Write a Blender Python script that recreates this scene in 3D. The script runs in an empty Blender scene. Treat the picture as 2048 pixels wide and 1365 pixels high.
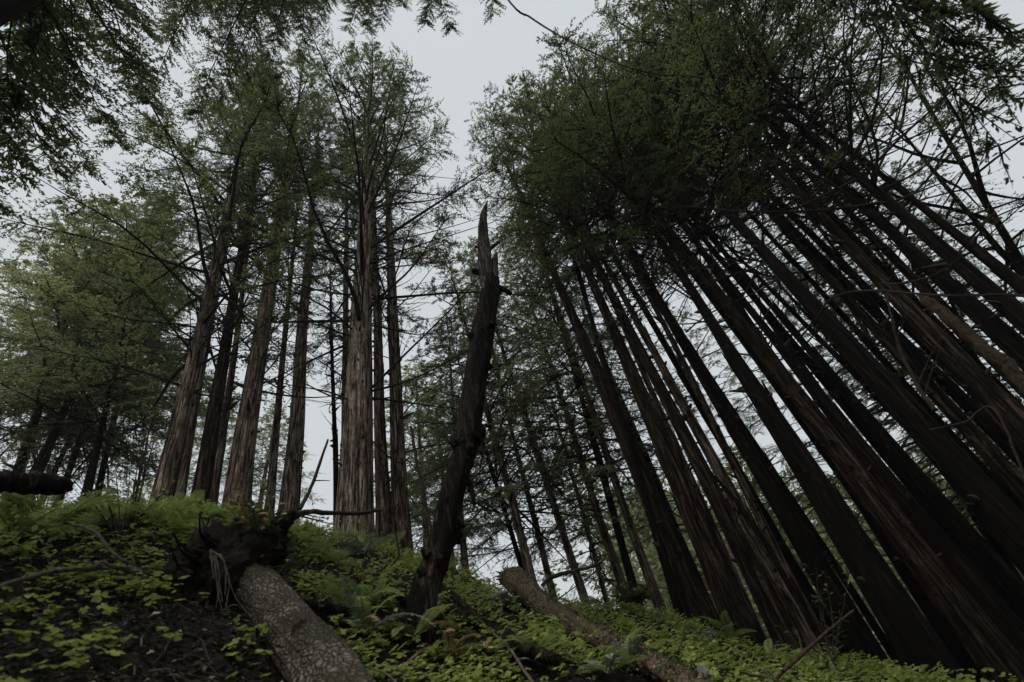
import bpy, math, random
import numpy as np
from mathutils import Matrix, Vector

sc = bpy.context.scene
COL = sc.collection
R0 = np.random.default_rng(7)

# ------------------------------------------------------------------ camera
F = 1000.0                                   # focal length in pixels of the 2048 px wide photograph
_Z = np.array([-319., 1002., -F]); _Z /= np.linalg.norm(_Z)     # zenith seen by the tilted, rolled camera
_v = np.array([0, 0, -1.]); _Y = _v - (_v @ _Z) * _Z; _Y /= np.linalg.norm(_Y)
_X = np.cross(_Y, _Z)
RC = np.array([_X, _Y, _Z])                  # camera -> world
cam = bpy.data.objects.new('camera', bpy.data.cameras.new('camera'))
COL.objects.link(cam)
cam.matrix_world = Matrix([list(RC[0]) + [0], list(RC[1]) + [0], list(RC[2]) + [0], [0, 0, 0, 1]])
cam.data.sensor_width = 36.0
cam.data.lens = 36.0 * F / 2048
cam.data.clip_start = 0.05
cam.data.clip_end = 2000
cam.data.dof.use_dof = True
cam.data.dof.focus_distance = 9.0
cam.data.dof.aperture_fstop = 2.4
sc.camera = cam

# ------------------------------------------------------------------ light
SUN_EL, SUN_AZ = math.radians(62), math.radians(-160)            # azimuth from +Y towards +X
w = bpy.data.worlds.new("World"); sc.world = w; w.use_nodes = True
nt = w.node_tree; nt.nodes.clear()
out = nt.nodes.new('ShaderNodeOutputWorld')
sky = nt.nodes.new('ShaderNodeTexSky'); sky.sky_type = 'NISHITA'; sky.sun_disc = False
sky.sun_elevation = SUN_EL; sky.sun_rotation = SUN_AZ; sky.dust_density = 3.0
b1 = nt.nodes.new('ShaderNodeBackground'); b1.inputs[1].default_value = 0.10
nt.links.new(sky.outputs[0], b1.inputs[0])
b2 = nt.nodes.new('ShaderNodeBackground'); b2.inputs[0].default_value = (0.80, 0.85, 0.875, 1)  # closed overcast layer
b2.inputs[1].default_value = 0.312
mx = nt.nodes.new('ShaderNodeMixShader'); mx.inputs[0].default_value = 0.97
nt.links.new(b1.outputs[0], mx.inputs[1]); nt.links.new(b2.outputs[0], mx.inputs[2])
nt.links.new(mx.outputs[0], out.inputs[0])
sun = bpy.data.objects.new('sun', bpy.data.lights.new('sun', 'SUN')); COL.objects.link(sun)
sun.data.energy = 1.25; sun.data.angle = math.radians(24); sun.data.color = (1.0, 0.96, 0.90)
_sd = Vector((math.sin(SUN_AZ) * math.cos(SUN_EL), math.cos(SUN_AZ) * math.cos(SUN_EL), math.sin(SUN_EL)))
sun.rotation_euler = _sd.to_track_quat('Z', 'Y').to_euler()
sc.view_settings.view_transform = 'Standard'; sc.view_settings.look = 'None'
sc.view_settings.exposure = 1.34; sc.view_settings.gamma = 1.0
sc.cycles.max_bounces = 6; sc.cycles.diffuse_bounces = 3; sc.cycles.transmission_bounces = 3
sc.cycles.use_denoising = True
sc.cycles.sample_clamp_indirect = 4

# ------------------------------------------------------------------ geometry helpers
def nrm(v):
    v = np.asarray(v, float); return v / np.maximum(np.linalg.norm(v, axis=-1, keepdims=True), 1e-9)
def ray(px, py):
    return nrm(RC @ np.array([px - 1024., 682.5 - py, -F]))
def P(px, py, r):                            # point seen at a photo pixel, at horizontal distance r from the camera
    d = ray(px, py); return d * (r / math.hypot(d[0], d[1]))

# ---- terrain: height over the plane, given as elevation profiles per azimuth
AZ = np.radians([-180, -120, -85, -62, -56, -50, -45, -38, -30, -25, -18, -12, -7.4, -2, 2.5, 7, 12.4, 16.5, 20.6, 24, 30, 40, 60, 120, 180])
EC = np.radians([-6, 8, 22, 26.6, 27.0, 27.3, 28.6, 27.8, 26.8, 25.6, 22.6, 19.4, 16.2, 14.6, 13.4, 10.8, 6.9, 4.6, 2.6, .6, -2.5, -5, -6, -8, -6])
EB = np.radians([-24, -10, 8, 14.5, 15.2, 14.8, 14.4, 13.8, 13, 12.2, 10.8, 9.4, 8.6, 7.2, 5.8, 4.6, 2.8, 1.4, .4, -1.2, -4, -9, -16, -24, -24])
RB = np.array([2.5, 2.2, 1.9, 1.9, 1.9, 1.95, 2.0, 2.1, 2.2, 2.3, 2.5, 2.6, 2.7, 2.8, 2.9, 3.0, 3.1, 3.2, 3.3, 3.3, 3.3, 3.2, 3., 2.6, 2.5])
RCR = np.array([9, 7, 5.5, 5.5, 5.6, 5.6, 5.7, 5.8, 6.0, 6.2, 6.2, 6.2, 6.3, 6.5, 6.6, 6.7, 6.7, 6.7, 6.6, 6.6, 6.6, 6.8, 7, 8, 9])
_PH = np.random.default_rng(3).uniform(0, 6.28, (24, 2)); _KD = np.random.default_rng(4).uniform(0, 6.28, 24)
def bumps(x, y, f):                          # sum of sines: cheap smooth noise in about -1..1
    s = 0
    for i in range(8):
        k = f * (0.6 + 0.22 * i); a = _KD[i]
        s = s + np.sin(k * (x * np.cos(a) + y * np.sin(a)) + _PH[i, 0]) * np.sin(k * .8 * (y * np.cos(a) - x * np.sin(a)) + _PH[i, 1])
    return s / 3.0
def ground(x, y):
    x = np.asarray(x, float); y = np.asarray(y, float)
    r = np.hypot(x, y) + 1e-6; a = np.arctan2(x, y)
    ec, eb, rb, rc = (np.interp(a, AZ, q) for q in (EC, EB, RB, RCR))
    u = np.clip((r - rb) / (rc - rb), 0, 1)
    e = eb + (ec - eb) * (1 - (1 - u) ** 2.0)
    beyond = np.maximum(r - rc, 0)
    e = e - np.radians(6.0) * (1 - np.exp(-beyond / 5.0))
    z = np.minimum(r, 45.0) * np.tan(e)
    zb = rb * np.tan(eb)
    z = np.where(r < rb, -1.45 + (zb + 1.45) * (r / rb) ** 1.15, z)
    far = np.clip((a - math.radians(-4)) / math.radians(12), 0, 1) * np.clip((math.radians(100) - a) / math.radians(25), 0, 1)
    z = z + far * np.clip(r - 26, 0, 70) * 0.40                  # the other side of the valley
    z = z + bumps(x, y, 2.6) * 0.05 * np.clip(r / 2.5, .4, 1.6) + bumps(x + 9, y, 9.0) * 0.02
    return z
def G(px, py, lift=0.0):                     # where the ray through a photo pixel meets the ground
    d = ray(px, py); h = math.hypot(d[0], d[1]); rr = np.arange(0.6, 40, 0.02)
    pts = d[None] * (rr / h)[:, None]
    below = pts[:, 2] < ground(pts[:, 0], pts[:, 1])
    k = int(np.argmax(below)) if below.any() else len(rr) // 6
    q = pts[k].copy(); q[2] = ground(q[0], q[1]) + lift
    return q

class Geo:
    def __init__(s): s.v = []; s.f = {}; s.n = 0
    def add(s, verts, faces, mat=0, tint=0.5):
        verts = np.asarray(verts, float).reshape(-1, 3); faces = np.asarray(faces, int)
        k = faces.shape[1]; t = np.broadcast_to(np.asarray(tint, float), (len(faces),))
        s.f.setdefault(k, []).append((faces + s.n, np.broadcast_to(np.asarray(mat), (len(faces),)), t))
        s.v.append(verts); s.n += len(verts)
    def tube(s, path, rad, sides=6, mat=0, tint=0.5, cap=True, wob=None):
        path = np.asarray(path, float); n = len(path); rad = np.broadcast_to(np.asarray(rad, float), (n,))
        tg = nrm(np.gradient(path, axis=0))
        ref = np.array([0, 0, 1.]) if abs(tg[0][2]) < .9 else np.array([1., 0, 0])
        A = np.zeros((n, 3)); A[0] = nrm(np.cross(tg[0], ref))
        for i in range(1, n): A[i] = nrm(A[i - 1] - tg[i] * (A[i - 1] @ tg[i]))
        B = np.cross(tg, A); th = np.arange(sides) * 2 * np.pi / sides
        rr = rad[:, None] * np.ones(sides)
        if wob is not None: rr = rr * wob(np.linspace(0, 1, n)[:, None], th[None])
        V = path[:, None] + rr[..., None] * (np.cos(th)[None, :, None] * A[:, None] + np.sin(th)[None, :, None] * B[:, None])
        i = np.arange(n - 1)[:, None] * sides; j = np.arange(sides)[None]; j2 = (j + 1) % sides
        q = np.stack([i + j, i + j2, i + sides + j2, i + sides + j], -1).reshape(-1, 4)
        s.add(V.reshape(-1, 3), q, mat, tint)
        if cap:
            for row, rev in ((0, 1), (n - 1, 0)):
                c = V[row].mean(0); vv = np.vstack([V[row], c]); k = np.arange(sides)
                t3 = np.stack([k, (k + 1) % sides, np.full(sides, sides)], -1)
                s.add(vv, t3[:, ::-1] if rev else t3, mat, tint)
    def leaves(s, p, d, n, l, w, mat=0, tint=0.5, bend=0.0):       # pointed flat sprigs
        p, d, n = (np.asarray(q, float).reshape(-1, 3) for q in (p, d, n)); N = len(p)
        l = np.broadcast_to(l, (N,))[:, None]; w = np.broadcast_to(w, (N,))[:, None]
        sd = nrm(np.cross(d, n)); up = nrm(np.cross(sd, d))
        V = np.stack([p, p + d * l * .55 + sd * w / 2, p + d * l - up * l * bend, p + d * l * .45 - sd * w / 2], 1)
        s.add(V.reshape(-1, 3), np.arange(N * 4).reshape(N, 4), mat, tint)
    def mesh(s, name, mats, smooth=False):
        me = bpy.data.meshes.new(name); V = np.vstack(s.v) if s.v else np.zeros((0, 3))
        me.vertices.add(len(V)); me.vertices.foreach_set('co', V.ravel())
        L, S, T, M, TI = [], [], [], [], []; o = 0
        for k, lst in s.f.items():
            for f, m, t in lst:
                L.append(f.ravel()); S.append(o + np.arange(len(f)) * k); T.append(np.full(len(f), k)); M.append(m); TI.append(t); o += f.size
        L = np.concatenate(L)
        me.loops.add(len(L)); me.loops.foreach_set('vertex_index', L.astype(np.int32))
        S = np.concatenate(S); me.polygons.add(len(S))
        me.polygons.foreach_set('loop_start', S.astype(np.int32)); me.polygons.foreach_set('loop_total', np.concatenate(T).astype(np.int32))
        me.polygons.foreach_set('material_index', np.concatenate(M).astype(np.int32))
        if smooth: me.polygons.foreach_set('use_smooth', np.ones(len(S), bool))
        at = me.attributes.new('tint', 'FLOAT', 'FACE'); at.data.foreach_set('value', np.concatenate(TI).astype(np.float32))
        for m in (mats if isinstance(mats, (list, tuple)) else [mats]): me.materials.append(m)
        me.update(calc_edges=True); me.validate()
        return me

def obj(name, me, parent=None, loc=None, rot=None, scale=None):
    if isinstance(me, tuple): me = me[0].mesh(name, me[1], me[2] if len(me) > 2 else False)
    o = bpy.data.objects.new(name, me); COL.objects.link(o)
    if parent: o.parent = parent
    if loc is not None: o.location = loc
    if rot is not None: o.rotation_euler = rot
    if scale is not None: o.scale = scale
    return o
def tag(o, label=None, cat=None, group=None, kind=None):
    for k, v in (('label', label), ('category', cat), ('group', group), ('kind', kind)):
        if v: o[k] = v
    return o
def thing(name, label, cat, loc=(0, 0, 0), group=None):
    return tag(obj(name, None, loc=loc), label, cat, group)
def spline(pts, n):                          # Catmull-Rom through points
    p = np.asarray(pts, float); p = np.vstack([2 * p[0] - p[1], p, 2 * p[-1] - p[-2]]); m = len(p) - 3
    t = np.linspace(0, m - 1e-6, n); i = t.astype(int); u = (t - i)[:, None]
    a, b, c, d = p[i], p[i + 1], p[i + 2], p[i + 3]
    return .5 * (2 * b + (c - a) * u + (2 * a - 5 * b + 4 * c - d) * u ** 2 + (3 * b - a - 3 * c + d) * u ** 3)

# ------------------------------------------------------------------ materials
def nodes(name):
    m = bpy.data.materials.new(name); m.use_nodes = True; t = m.node_tree
    return m, t, t.nodes['Principled BSDF'], t.nodes['Material Output']
def ramp(t, fac, stops):
    r = t.nodes.new('ShaderNodeValToRGB'); e = r.color_ramp.elements
    while len(e) < len(stops): e.new(.5)
    for k, (pos, c) in enumerate(stops): e[k].position = pos; e[k].color = (*c, 1)
    t.links.new(fac, r.inputs[0]); return r.outputs[0]
def coord(t, scale, kind='Object'):
    c = t.nodes.new('ShaderNodeTexCoord'); m = t.nodes.new('ShaderNodeMapping'); m.inputs['Scale'].default_value = scale
    t.links.new(c.outputs[kind], m.inputs[0]); return m.outputs[0]
def noise(t, vec, scale, detail=4, rough=.6, dist=0.):
    n = t.nodes.new('ShaderNodeTexNoise'); n.inputs['Scale'].default_value = scale; n.inputs['Detail'].default_value = detail
    n.inputs['Roughness'].default_value = rough; n.inputs['Distortion'].default_value = dist
    if vec is not None: t.links.new(vec, n.inputs['Vector'])
    return n.outputs['Fac']
def mix(t, fac, a, b, mode='MIX'):
    m = t.nodes.new('ShaderNodeMix'); m.data_type = 'RGBA'; m.blend_type = mode
    for sock, v in ((m.inputs[0], fac), (m.inputs[6], a), (m.inputs[7], b)):
        if hasattr(v, 'node'): t.links.new(v, sock)
        else: sock.default_value = v if isinstance(v, (int, float)) else (*v, 1)
    return m.outputs[2]
def bump(t, bs, h, strength, dist):
    b = t.nodes.new('ShaderNodeBump'); b.inputs['Strength'].default_value = strength; b.inputs['Distance'].default_value = dist
    t.links.new(h, b.inputs['Height']); t.links.new(b.outputs[0], bs.inputs['Normal'])
def bark_mat(name, dark, mid, light, moss=None, mossamt=0.5):
    m, t, b, _ = nodes(name)
    f1 = noise(t, coord(t, (1, 1, .055)), 26, 6, .68, 1.0)        # long fibres
    f2 = noise(t, coord(t, (1, 1, .16)), 70, 4, .65)              # fine splits
    f3 = noise(t, coord(t, (1, 1, .28)), 7.5, 5, .6, .6)          # sunken, shaggy patches
    kn = noise(t, coord(t, (1, 1, 2.2)), 9, 2, .5)                # knots: short level dashes
    c = ramp(t, f1, [(.42, dark), (.53, mid), (.64, light)])
    c = mix(t, .7, c, ramp(t, f2, [(.34, (.16, .15, .14)), (.56, (1, 1, 1))]), 'MULTIPLY')
    c = mix(t, .85, c, ramp(t, f3, [(.36, (.14, .12, .10)), (.52, (.9, .88, .86)), (.7, (1.25, 1.2, 1.15))]), 'MULTIPLY')
    c = mix(t, ramp(t, kn, [(.655, (0, 0, 0)), (.70, (.85, .85, .85))]), c, dark)
    if moss:
        mo = noise(t, coord(t, (1, 1, .5)), 3.0, 6, .7)
        c = mix(t, ramp(t, mo, [(mossamt, (0, 0, 0)), (mossamt + .12, (.8, .8, .8))]), c, moss)
    t.links.new(c, b.inputs['Base Color']); b.inputs['Roughness'].default_value = .95; b.inputs['Specular IOR Level'].default_value = .12
    def madd(x, k, y):
        a = t.nodes.new('ShaderNodeMath'); a.operation = 'MULTIPLY_ADD'; a.inputs[1].default_value = k
        t.links.new(x, a.inputs[0]); t.links.new(y, a.inputs[2]); return a.outputs[0]
    bump(t, b, madd(f2, .4, madd(f3, 1.2, f1)), 1.0, .05)
    return m
def leaf_mat(name, stops, trans=.3, rough=.55, spec=.3, var=0.0):
    m, t, b, o = nodes(name)
    at = t.nodes.new('ShaderNodeAttribute'); at.attribute_name = 'tint'
    fac = at.outputs['Fac']
    if var:
        oi = t.nodes.new('ShaderNodeObjectInfo'); ma = t.nodes.new('ShaderNodeMath'); ma.operation = 'MULTIPLY_ADD'
        ma.inputs[1].default_value = var; ma.inputs[2].default_value = -var / 2
        t.links.new(oi.outputs['Random'], ma.inputs[0]); ad = t.nodes.new('ShaderNodeMath'); ad.operation = 'ADD'; ad.use_clamp = True
        t.links.new(ma.outputs[0], ad.inputs[0]); t.links.new(fac, ad.inputs[1]); fac = ad.outputs[0]
    c = ramp(t, fac, stops)
    t.links.new(c, b.inputs['Base Color']); b.inputs['Roughness'].default_value = rough; b.inputs['Specular IOR Level'].default_value = spec
    tr = t.nodes.new('ShaderNodeBsdfTranslucent'); t.links.new(mix(t, .3, c, (.12, .16, .05)), tr.inputs[0])
    ms = t.nodes.new('ShaderNodeMixShader'); ms.inputs[0].default_value = trans
    t.links.new(b.outputs[0], ms.inputs[1]); t.links.new(tr.outputs[0], ms.inputs[2]); t.links.new(ms.outputs[0], o.inputs[0])
    return m
def plain(name, dark, light, scale=30, bmp=.5, stretch=(1, 1, 1)):
    m, t, b, _ = nodes(name); f = noise(t, coord(t, stretch), scale, 5, .65)
    t.links.new(ramp(t, f, [(.3, dark), (.7, light)]), b.inputs['Base Color']); b.inputs['Roughness'].default_value = .95
    b.inputs['Specular IOR Level'].default_value = .15; bump(t, b, f, bmp, .02); return m

M = {}
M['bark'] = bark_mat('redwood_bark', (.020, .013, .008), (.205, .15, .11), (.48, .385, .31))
M['bark_mid'] = bark_mat('shaded_bark', (.004, .0028, .0016), (.040, .025, .016), (.14, .095, .066))  # redwood bark again, with the canopy shade put into its colour
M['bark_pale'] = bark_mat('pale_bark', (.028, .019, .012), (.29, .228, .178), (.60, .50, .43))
M['bark_dark'] = bark_mat('dark_bark', (.002, .0015, .001), (.009, .006, .0042), (.036, .024, .016))  # near-black copy: deep shade of the right stand put into the colour
M['bark_moss'] = bark_mat('mossy_bark', (.005, .004, .003), (.018, .013, .009), (.085, .064, .044), (.020, .021, .009), .57)
M['wood'] = plain('branch_wood', (.014, .011, .009), (.05, .04, .032), 25)
M['deadwood'] = plain('dead_twig', (.03, .024, .018), (.12, .096, .074), 30, .5)
M['leaf'] = leaf_mat('conifer_leaf', [(0, (.036, .050, .020)), (.5, (.074, .097, .037)), (1, (.14, .17, .062))], .5, var=.25)
M['leaf_dark'] = leaf_mat('dark_conifer_leaf', [(0, (.034, .047, .021)), (.5, (.072, .094, .038)), (1, (.14, .175, .062))], .48, var=.25)
M['leaf_mid'] = leaf_mat('mid_conifer_leaf', [(0, (.10, .125, .058)), (.5, (.18, .21, .098)), (1, (.28, .31, .15))], .5, var=.3)  # haze and open light on the middle trees put into the colour
M['leaf_far'] = leaf_mat('pale_conifer_leaf', [(0, (.13, .15, .070)), (.5, (.225, .25, .115)), (1, (.34, .36, .17))], .5, var=.3)  # paled in colour to stand in for haze over the far trees
M['leaf_new'] = leaf_mat('new_growth_leaf', [(0, (.08, .12, .025)), (.5, (.14, .20, .04)), (1, (.22, .29, .06))], .5)
M['sorrel'] = leaf_mat('sorrel_leaf', [(0, (.085, .12, .020)), (.5, (.20, .25, .048)), (1, (.36, .38, .12))], .5, .6, .2)
M['fern'] = leaf_mat('fern_leaf', [(0, (.10, .145, .038)), (.5, (.19, .25, .07)), (1, (.29, .35, .11))], .5, .5)
M['fern_grey'] = leaf_mat('grey_fern_leaf', [(0, (.09, .12, .09)), (.5, (.17, .21, .165)), (1, (.26, .30, .25))], .25, .45)
M['fern_brown'] = leaf_mat('dead_fern_leaf', [(0, (.10, .055, .025)), (.5, (.19, .115, .06)), (1, (.30, .22, .14))], .3, .8)
M['shrub'] = leaf_mat('glossy_leaf', [(0, (.02, .038, .014)), (.5, (.045, .07, .024)), (1, (.09, .13, .05))], .25, .35, .5)
M['amber'] = leaf_mat('amber_leaf', [(0, (.20, .085, .025)), (.5, (.30, .17, .04)), (1, (.42, .32, .07))], .4, .5)
M['litter'] = leaf_mat('dry_leaf', [(0, (.006, .004, .003)), (.5, (.022, .015, .010)), (1, (.32, .25, .19))], .1, .8)
M['soil'] = plain('forest_soil', (.0025, .002, .0014), (.009, .0065, .0045), 9, .8)  # near-black: the shade between the plants is put into the soil colour
M['rock'] = plain('grey_rock', (.05, .05, .046), (.15, .15, .14), 14, .8)
def log_bark():
    m, t, b, _ = nodes('cracked_log_bark')
    v = coord(t, (1, 1, .6)); vo = t.nodes.new('ShaderNodeTexVoronoi'); vo.feature = 'DISTANCE_TO_EDGE'; vo.inputs['Scale'].default_value = 50
    dn = t.nodes.new('ShaderNodeTexNoise'); dn.inputs['Scale'].default_value = 18
    t.links.new(v, dn.inputs['Vector'])
    va = t.nodes.new('ShaderNodeVectorMath'); va.operation = 'MULTIPLY_ADD'; va.inputs[1].default_value = (.05, .05, .05)
    t.links.new(dn.outputs['Color'], va.inputs[0]); t.links.new(v, va.inputs[2]); t.links.new(va.outputs[0], vo.inputs['Vector'])
    f = noise(t, v, 40, 5); c = ramp(t, vo.outputs[0], [(.0, (.006, .005, .004)), (.05, (.035, .028, .022)), (.12, (.115, .094, .074)), (.5, (.175, .148, .118))])
    c = mix(t, .5, c, ramp(t, f, [(.25, (.4, .4, .38)), (.7, (1, 1, 1))]), 'MULTIPLY')
    big = noise(t, coord(t, (1, 1, 1)), 5, 4); c = mix(t, ramp(t, big, [(.42, (0, 0, 0)), (.58, (.85, .85, .85))]), c, (.030, .027, .015))
    t.links.new(c, b.inputs['Base Color']); b.inputs['Roughness'].default_value = .95; b.inputs['Specular IOR Level'].default_value = .15
    r = ramp(t, vo.outputs[0], [(0, (0, 0, 0)), (.25, (1, 1, 1))]); bump(t, b, r, 1.0, .012); return m
M['log'] = log_bark()
M['rotten'] = plain('rotten_wood', (.012, .010, .005), (.13, .095, .058), 48, 1.0, (1, 1, 1))
M['rot_dark'] = plain('weathered_log', (.010, .007, .004), (.075, .052, .034), 40, 1.0, (1, 1, .6))
M['root'] = plain('root_mass', (.003, .0025, .002), (.020, .014, .010), 14, 1.0)

# ------------------------------------------------------------------ ground
def build_ground():
    th = np.radians(np.concatenate([np.arange(-180, -75, 3.), np.arange(-75, 45, .6), np.arange(45, 180.1, 3.)]))
    r = np.concatenate([[0.02], np.arange(.3, 9, .07), np.geomspace(9, 700, 60)])
    A, Rr = np.meshgrid(th[:-1], r, indexing='ij'); x = np.sin(A) * Rr; y = np.cos(A) * Rr; z = ground(x, y)
    n, k = A.shape; i = np.arange(n)[:, None]; j = np.arange(k - 1)[None]; i2 = (i + 1) % n
    q = np.stack([i * k + j, i * k + j + 1, i2 * k + j + 1, i2 * k + j], -1).reshape(-1, 4)
    g = Geo(); g.add(np.stack([x, y, z], -1), q[:, ::-1])
    tag(obj('ground', (g, M['soil'], True)), kind='structure')
build_ground()

# ------------------------------------------------------------------ conifer crowns
def boughs(g, rng, P0, D, L, el_curve, tw_per_m, lf_per_tw, leaf_l, leaf_w, bare, tw_len, r0, leaf_mat_i=0, wood_i=1, tint0=None, limb_sides=4, side_amp=.028, droop=.25):
    """many boughs at once: start P0, unit direction D, length L, quadratic rise el_curve; twigs in a flat fan carry the sprigs"""
    P0 = np.asarray(P0, float).reshape(-1, 3); D = nrm(np.asarray(D, float).reshape(-1, 3)); n = len(P0)
    L = np.broadcast_to(np.asarray(L, float), (n,)); cu = np.broadcast_to(np.asarray(el_curve, float), (n,))
    Zv = np.array([0, 0, 1.]); S = nrm(np.cross(D, Zv) + 1e-6)
    wig = rng.normal(0, side_amp, (n, 2))
    def pt(i, u):
        u = u[..., None]
        return P0[i] + D[i] * L[i][..., None] * u + Zv * (cu[i] * L[i])[..., None] * u ** 2 + S[i] * (L[i])[..., None] * (wig[i, 0][..., None] * np.sin(u * 3.0) + .35 * wig[i, 1][..., None] * np.sin(u * 9))
    us = np.linspace(0, 1, 8)
    for i in range(n):
        ii = np.full(8, i); g.tube(pt(ii, us), np.linspace(1, .14, 8) * r0 * (L[i] / 3) ** .7, limb_sides, wood_i, cap=False)
    cnt = np.maximum(3, (tw_per_m * L).astype(int)); bi = np.repeat(np.arange(n), cnt); N = len(bi)
    u = bare + (1 - bare) * rng.random(N) ** .85
    b = pt(bi, u); tg = nrm(pt(bi, np.minimum(u + .03, 1.03)) - pt(bi, u - .03))
    sgn = rng.choice([-1., 1.], N); a = np.radians(rng.uniform(25, 72, N))
    sv = nrm(np.cross(tg, Zv))
    td = nrm(tg * np.cos(a)[:, None] + sv * (np.sin(a) * sgn)[:, None] + Zv * rng.normal(-.05, .22, N)[:, None])
    tl = tw_len * rng.uniform(.45, 1.15, N) * np.clip(1.25 - .8 * u, .35, 1) * np.clip(L[bi] / 2.2, .45, 1.25)
    e1 = b + td * (tl * .5)[:, None] - Zv * (droop * .25 * tl)[:, None]; e2 = b + td * tl[:, None] - Zv * (droop * tl)[:, None]
    # twigs as slim three-sided tubes
    for (p0, p1, ra, rb) in ((b, e1, .006, .004), (e1, e2, .004, .0015)):
        d = nrm(p1 - p0); s1 = nrm(np.cross(d, Zv + .01)); s2 = np.cross(d, s1)
        ang = np.arange(3) * 2 * np.pi / 3
        off = np.cos(ang)[None, :, None] * s1[:, None] + np.sin(ang)[None, :, None] * s2[:, None]
        V = np.concatenate([p0[:, None] + off * ra, p1[:, None] + off * rb], 1)
        base = np.arange(N)[:, None, None] * 6; k = np.arange(3)
        q = np.stack([k, (k + 1) % 3, 3 + (k + 1) % 3, 3 + k], -1)[None] + base
        g.add(V.reshape(-1, 3), q.reshape(-1, 4), wood_i)
    m = lf_per_tw; ti = np.repeat(np.arange(N), m); v = np.tile((np.arange(m) + .5) / m, N) * .95 + .05 + rng.normal(0, .03, N * m)
    keep = rng.random(N * m) < .92; ti = ti[keep]; v = v[keep]; K = len(ti)
    p = b[ti] + td[ti] * (tl[ti] * v)[:, None] - Zv * (droop * tl[ti] * v ** 2)[:, None]
    nn = nrm(Zv + rng.normal(0, .45, (K, 3))); pr = nrm(np.cross(td[ti], nn)); s2 = rng.choice([-1., 1.], K)
    a2 = np.radians(rng.uniform(20, 75, K)) * np.where(v > .93, .2, 1)
    d2 = nrm(td[ti] * np.cos(a2)[:, None] + pr * (np.sin(a2) * s2)[:, None] + Zv * rng.normal(-.08, .15, K)[:, None])
    ll = leaf_l * rng.uniform(.55, 1.25, K) * (1.1 - .5 * v); ww = leaf_w * rng.uniform(.6, 1.3, K)
    bt = (rng.random(n) if tint0 is None else np.broadcast_to(tint0, (n,)))
    tint = np.clip(.15 + .4 * bt[bi][ti] + .25 * rng.random(K) + .2 * v * u[ti], 0, 1)
    g.leaves(p, d2, nn, ll, ww, leaf_mat_i, tint, .12)

def crown(seed, H, nb, Lmax, a0, a1, tw, lf, leaf=(.08, .024), bare=.3, tw_len=.7, curve=-.12, low=.6, pw=.75, r0=.035, gap=0.0):
    rng = np.random.default_rng(seed); g = Geo()
    i = np.arange(nb); t = ((i + rng.random(nb)) / nb) ** .92
    if gap:                                                       # uneven outline: thin out some heights and sides
        k = np.sin(t * 17 + seed) + .8 * np.sin(i * 2.39996 * 2 + t * 9) + rng.normal(0, .5, nb) > -.75; t = t[k]; i = i[k]; nb = len(t)
    L = Lmax * ((low + (1 - low) * np.minimum(1, t / .22)) * (1 - t) ** pw + .10) * rng.uniform(.55, 1.2, nb)
    az = i * 2.39996 + rng.normal(0, .35, nb); e = np.radians(a0 + (a1 - a0) * t + rng.normal(0, 9, nb))
    D = np.stack([np.cos(az) * np.cos(e), np.sin(az) * np.cos(e), np.sin(e)], -1)
    P0 = np.stack([0 * t, 0 * t, H * t], -1)
    boughs(g, rng, P0, D, L, curve + rng.normal(0, .07, nb), tw, lf, leaf[0], leaf[1], bare, tw_len, r0)
    return g
CR = {}
def proto(key, lm, **k):
    CR[key] = (crown(**k).mesh('crown', [M[lm], M['wood']]), k['H'])
proto('open_a', 'leaf', seed=11, H=20, nb=84, Lmax=3.3, a0=12, a1=42, tw=11, lf=20, bare=.36)
proto('open_b', 'leaf', seed=12, H=20, nb=84, Lmax=3.3, a0=5, a1=40, tw=11, lf=20, bare=.34)
proto('hero', 'leaf', seed=13, H=24, nb=130, Lmax=4.0, a0=22, a1=48, tw=9, lf=17, bare=.5, low=.85, r0=.036)
proto('dense_a', 'leaf_dark', seed=21, H=17, nb=62, Lmax=3.3, a0=-2, a1=40, tw=10, lf=18, bare=.34, gap=1, tw_len=.8)
proto('dense_b', 'leaf_dark', seed=22, H=17, nb=62, Lmax=3.3, a0=5, a1=36, tw=10, lf=19, bare=.36, gap=1, tw_len=.8)
proto('dense_c', 'leaf', seed=23, H=17, nb=62, Lmax=3.3, a0=0, a1=42, tw=10, lf=18, bare=.34, gap=1, tw_len=.8)
proto('far_a', 'leaf_far', seed=31, H=13, nb=90, Lmax=2.9, a0=-12, a1=35, tw=12, lf=22, leaf=(.10, .03), bare=.15, low=.8, tw_len=.8)
proto('far_b', 'leaf_far', seed=32, H=13, nb=90, Lmax=2.9, a0=-10, a1=30, tw=12, lf=22, leaf=(.10, .03), bare=.15, low=.9, tw_len=.8)
proto('mid_a', 'leaf_mid', seed=41, H=14, nb=85, Lmax=2.8, a0=-15, a1=32, tw=10, lf=19, leaf=(.08, .024), bare=.2, low=.8)
proto('mid_b', 'leaf_mid', seed=42, H=14, nb=85, Lmax=2.8, a0=-12, a1=30, tw=10, lf=19, leaf=(.08, .024), bare=.2, low=.8)

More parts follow.
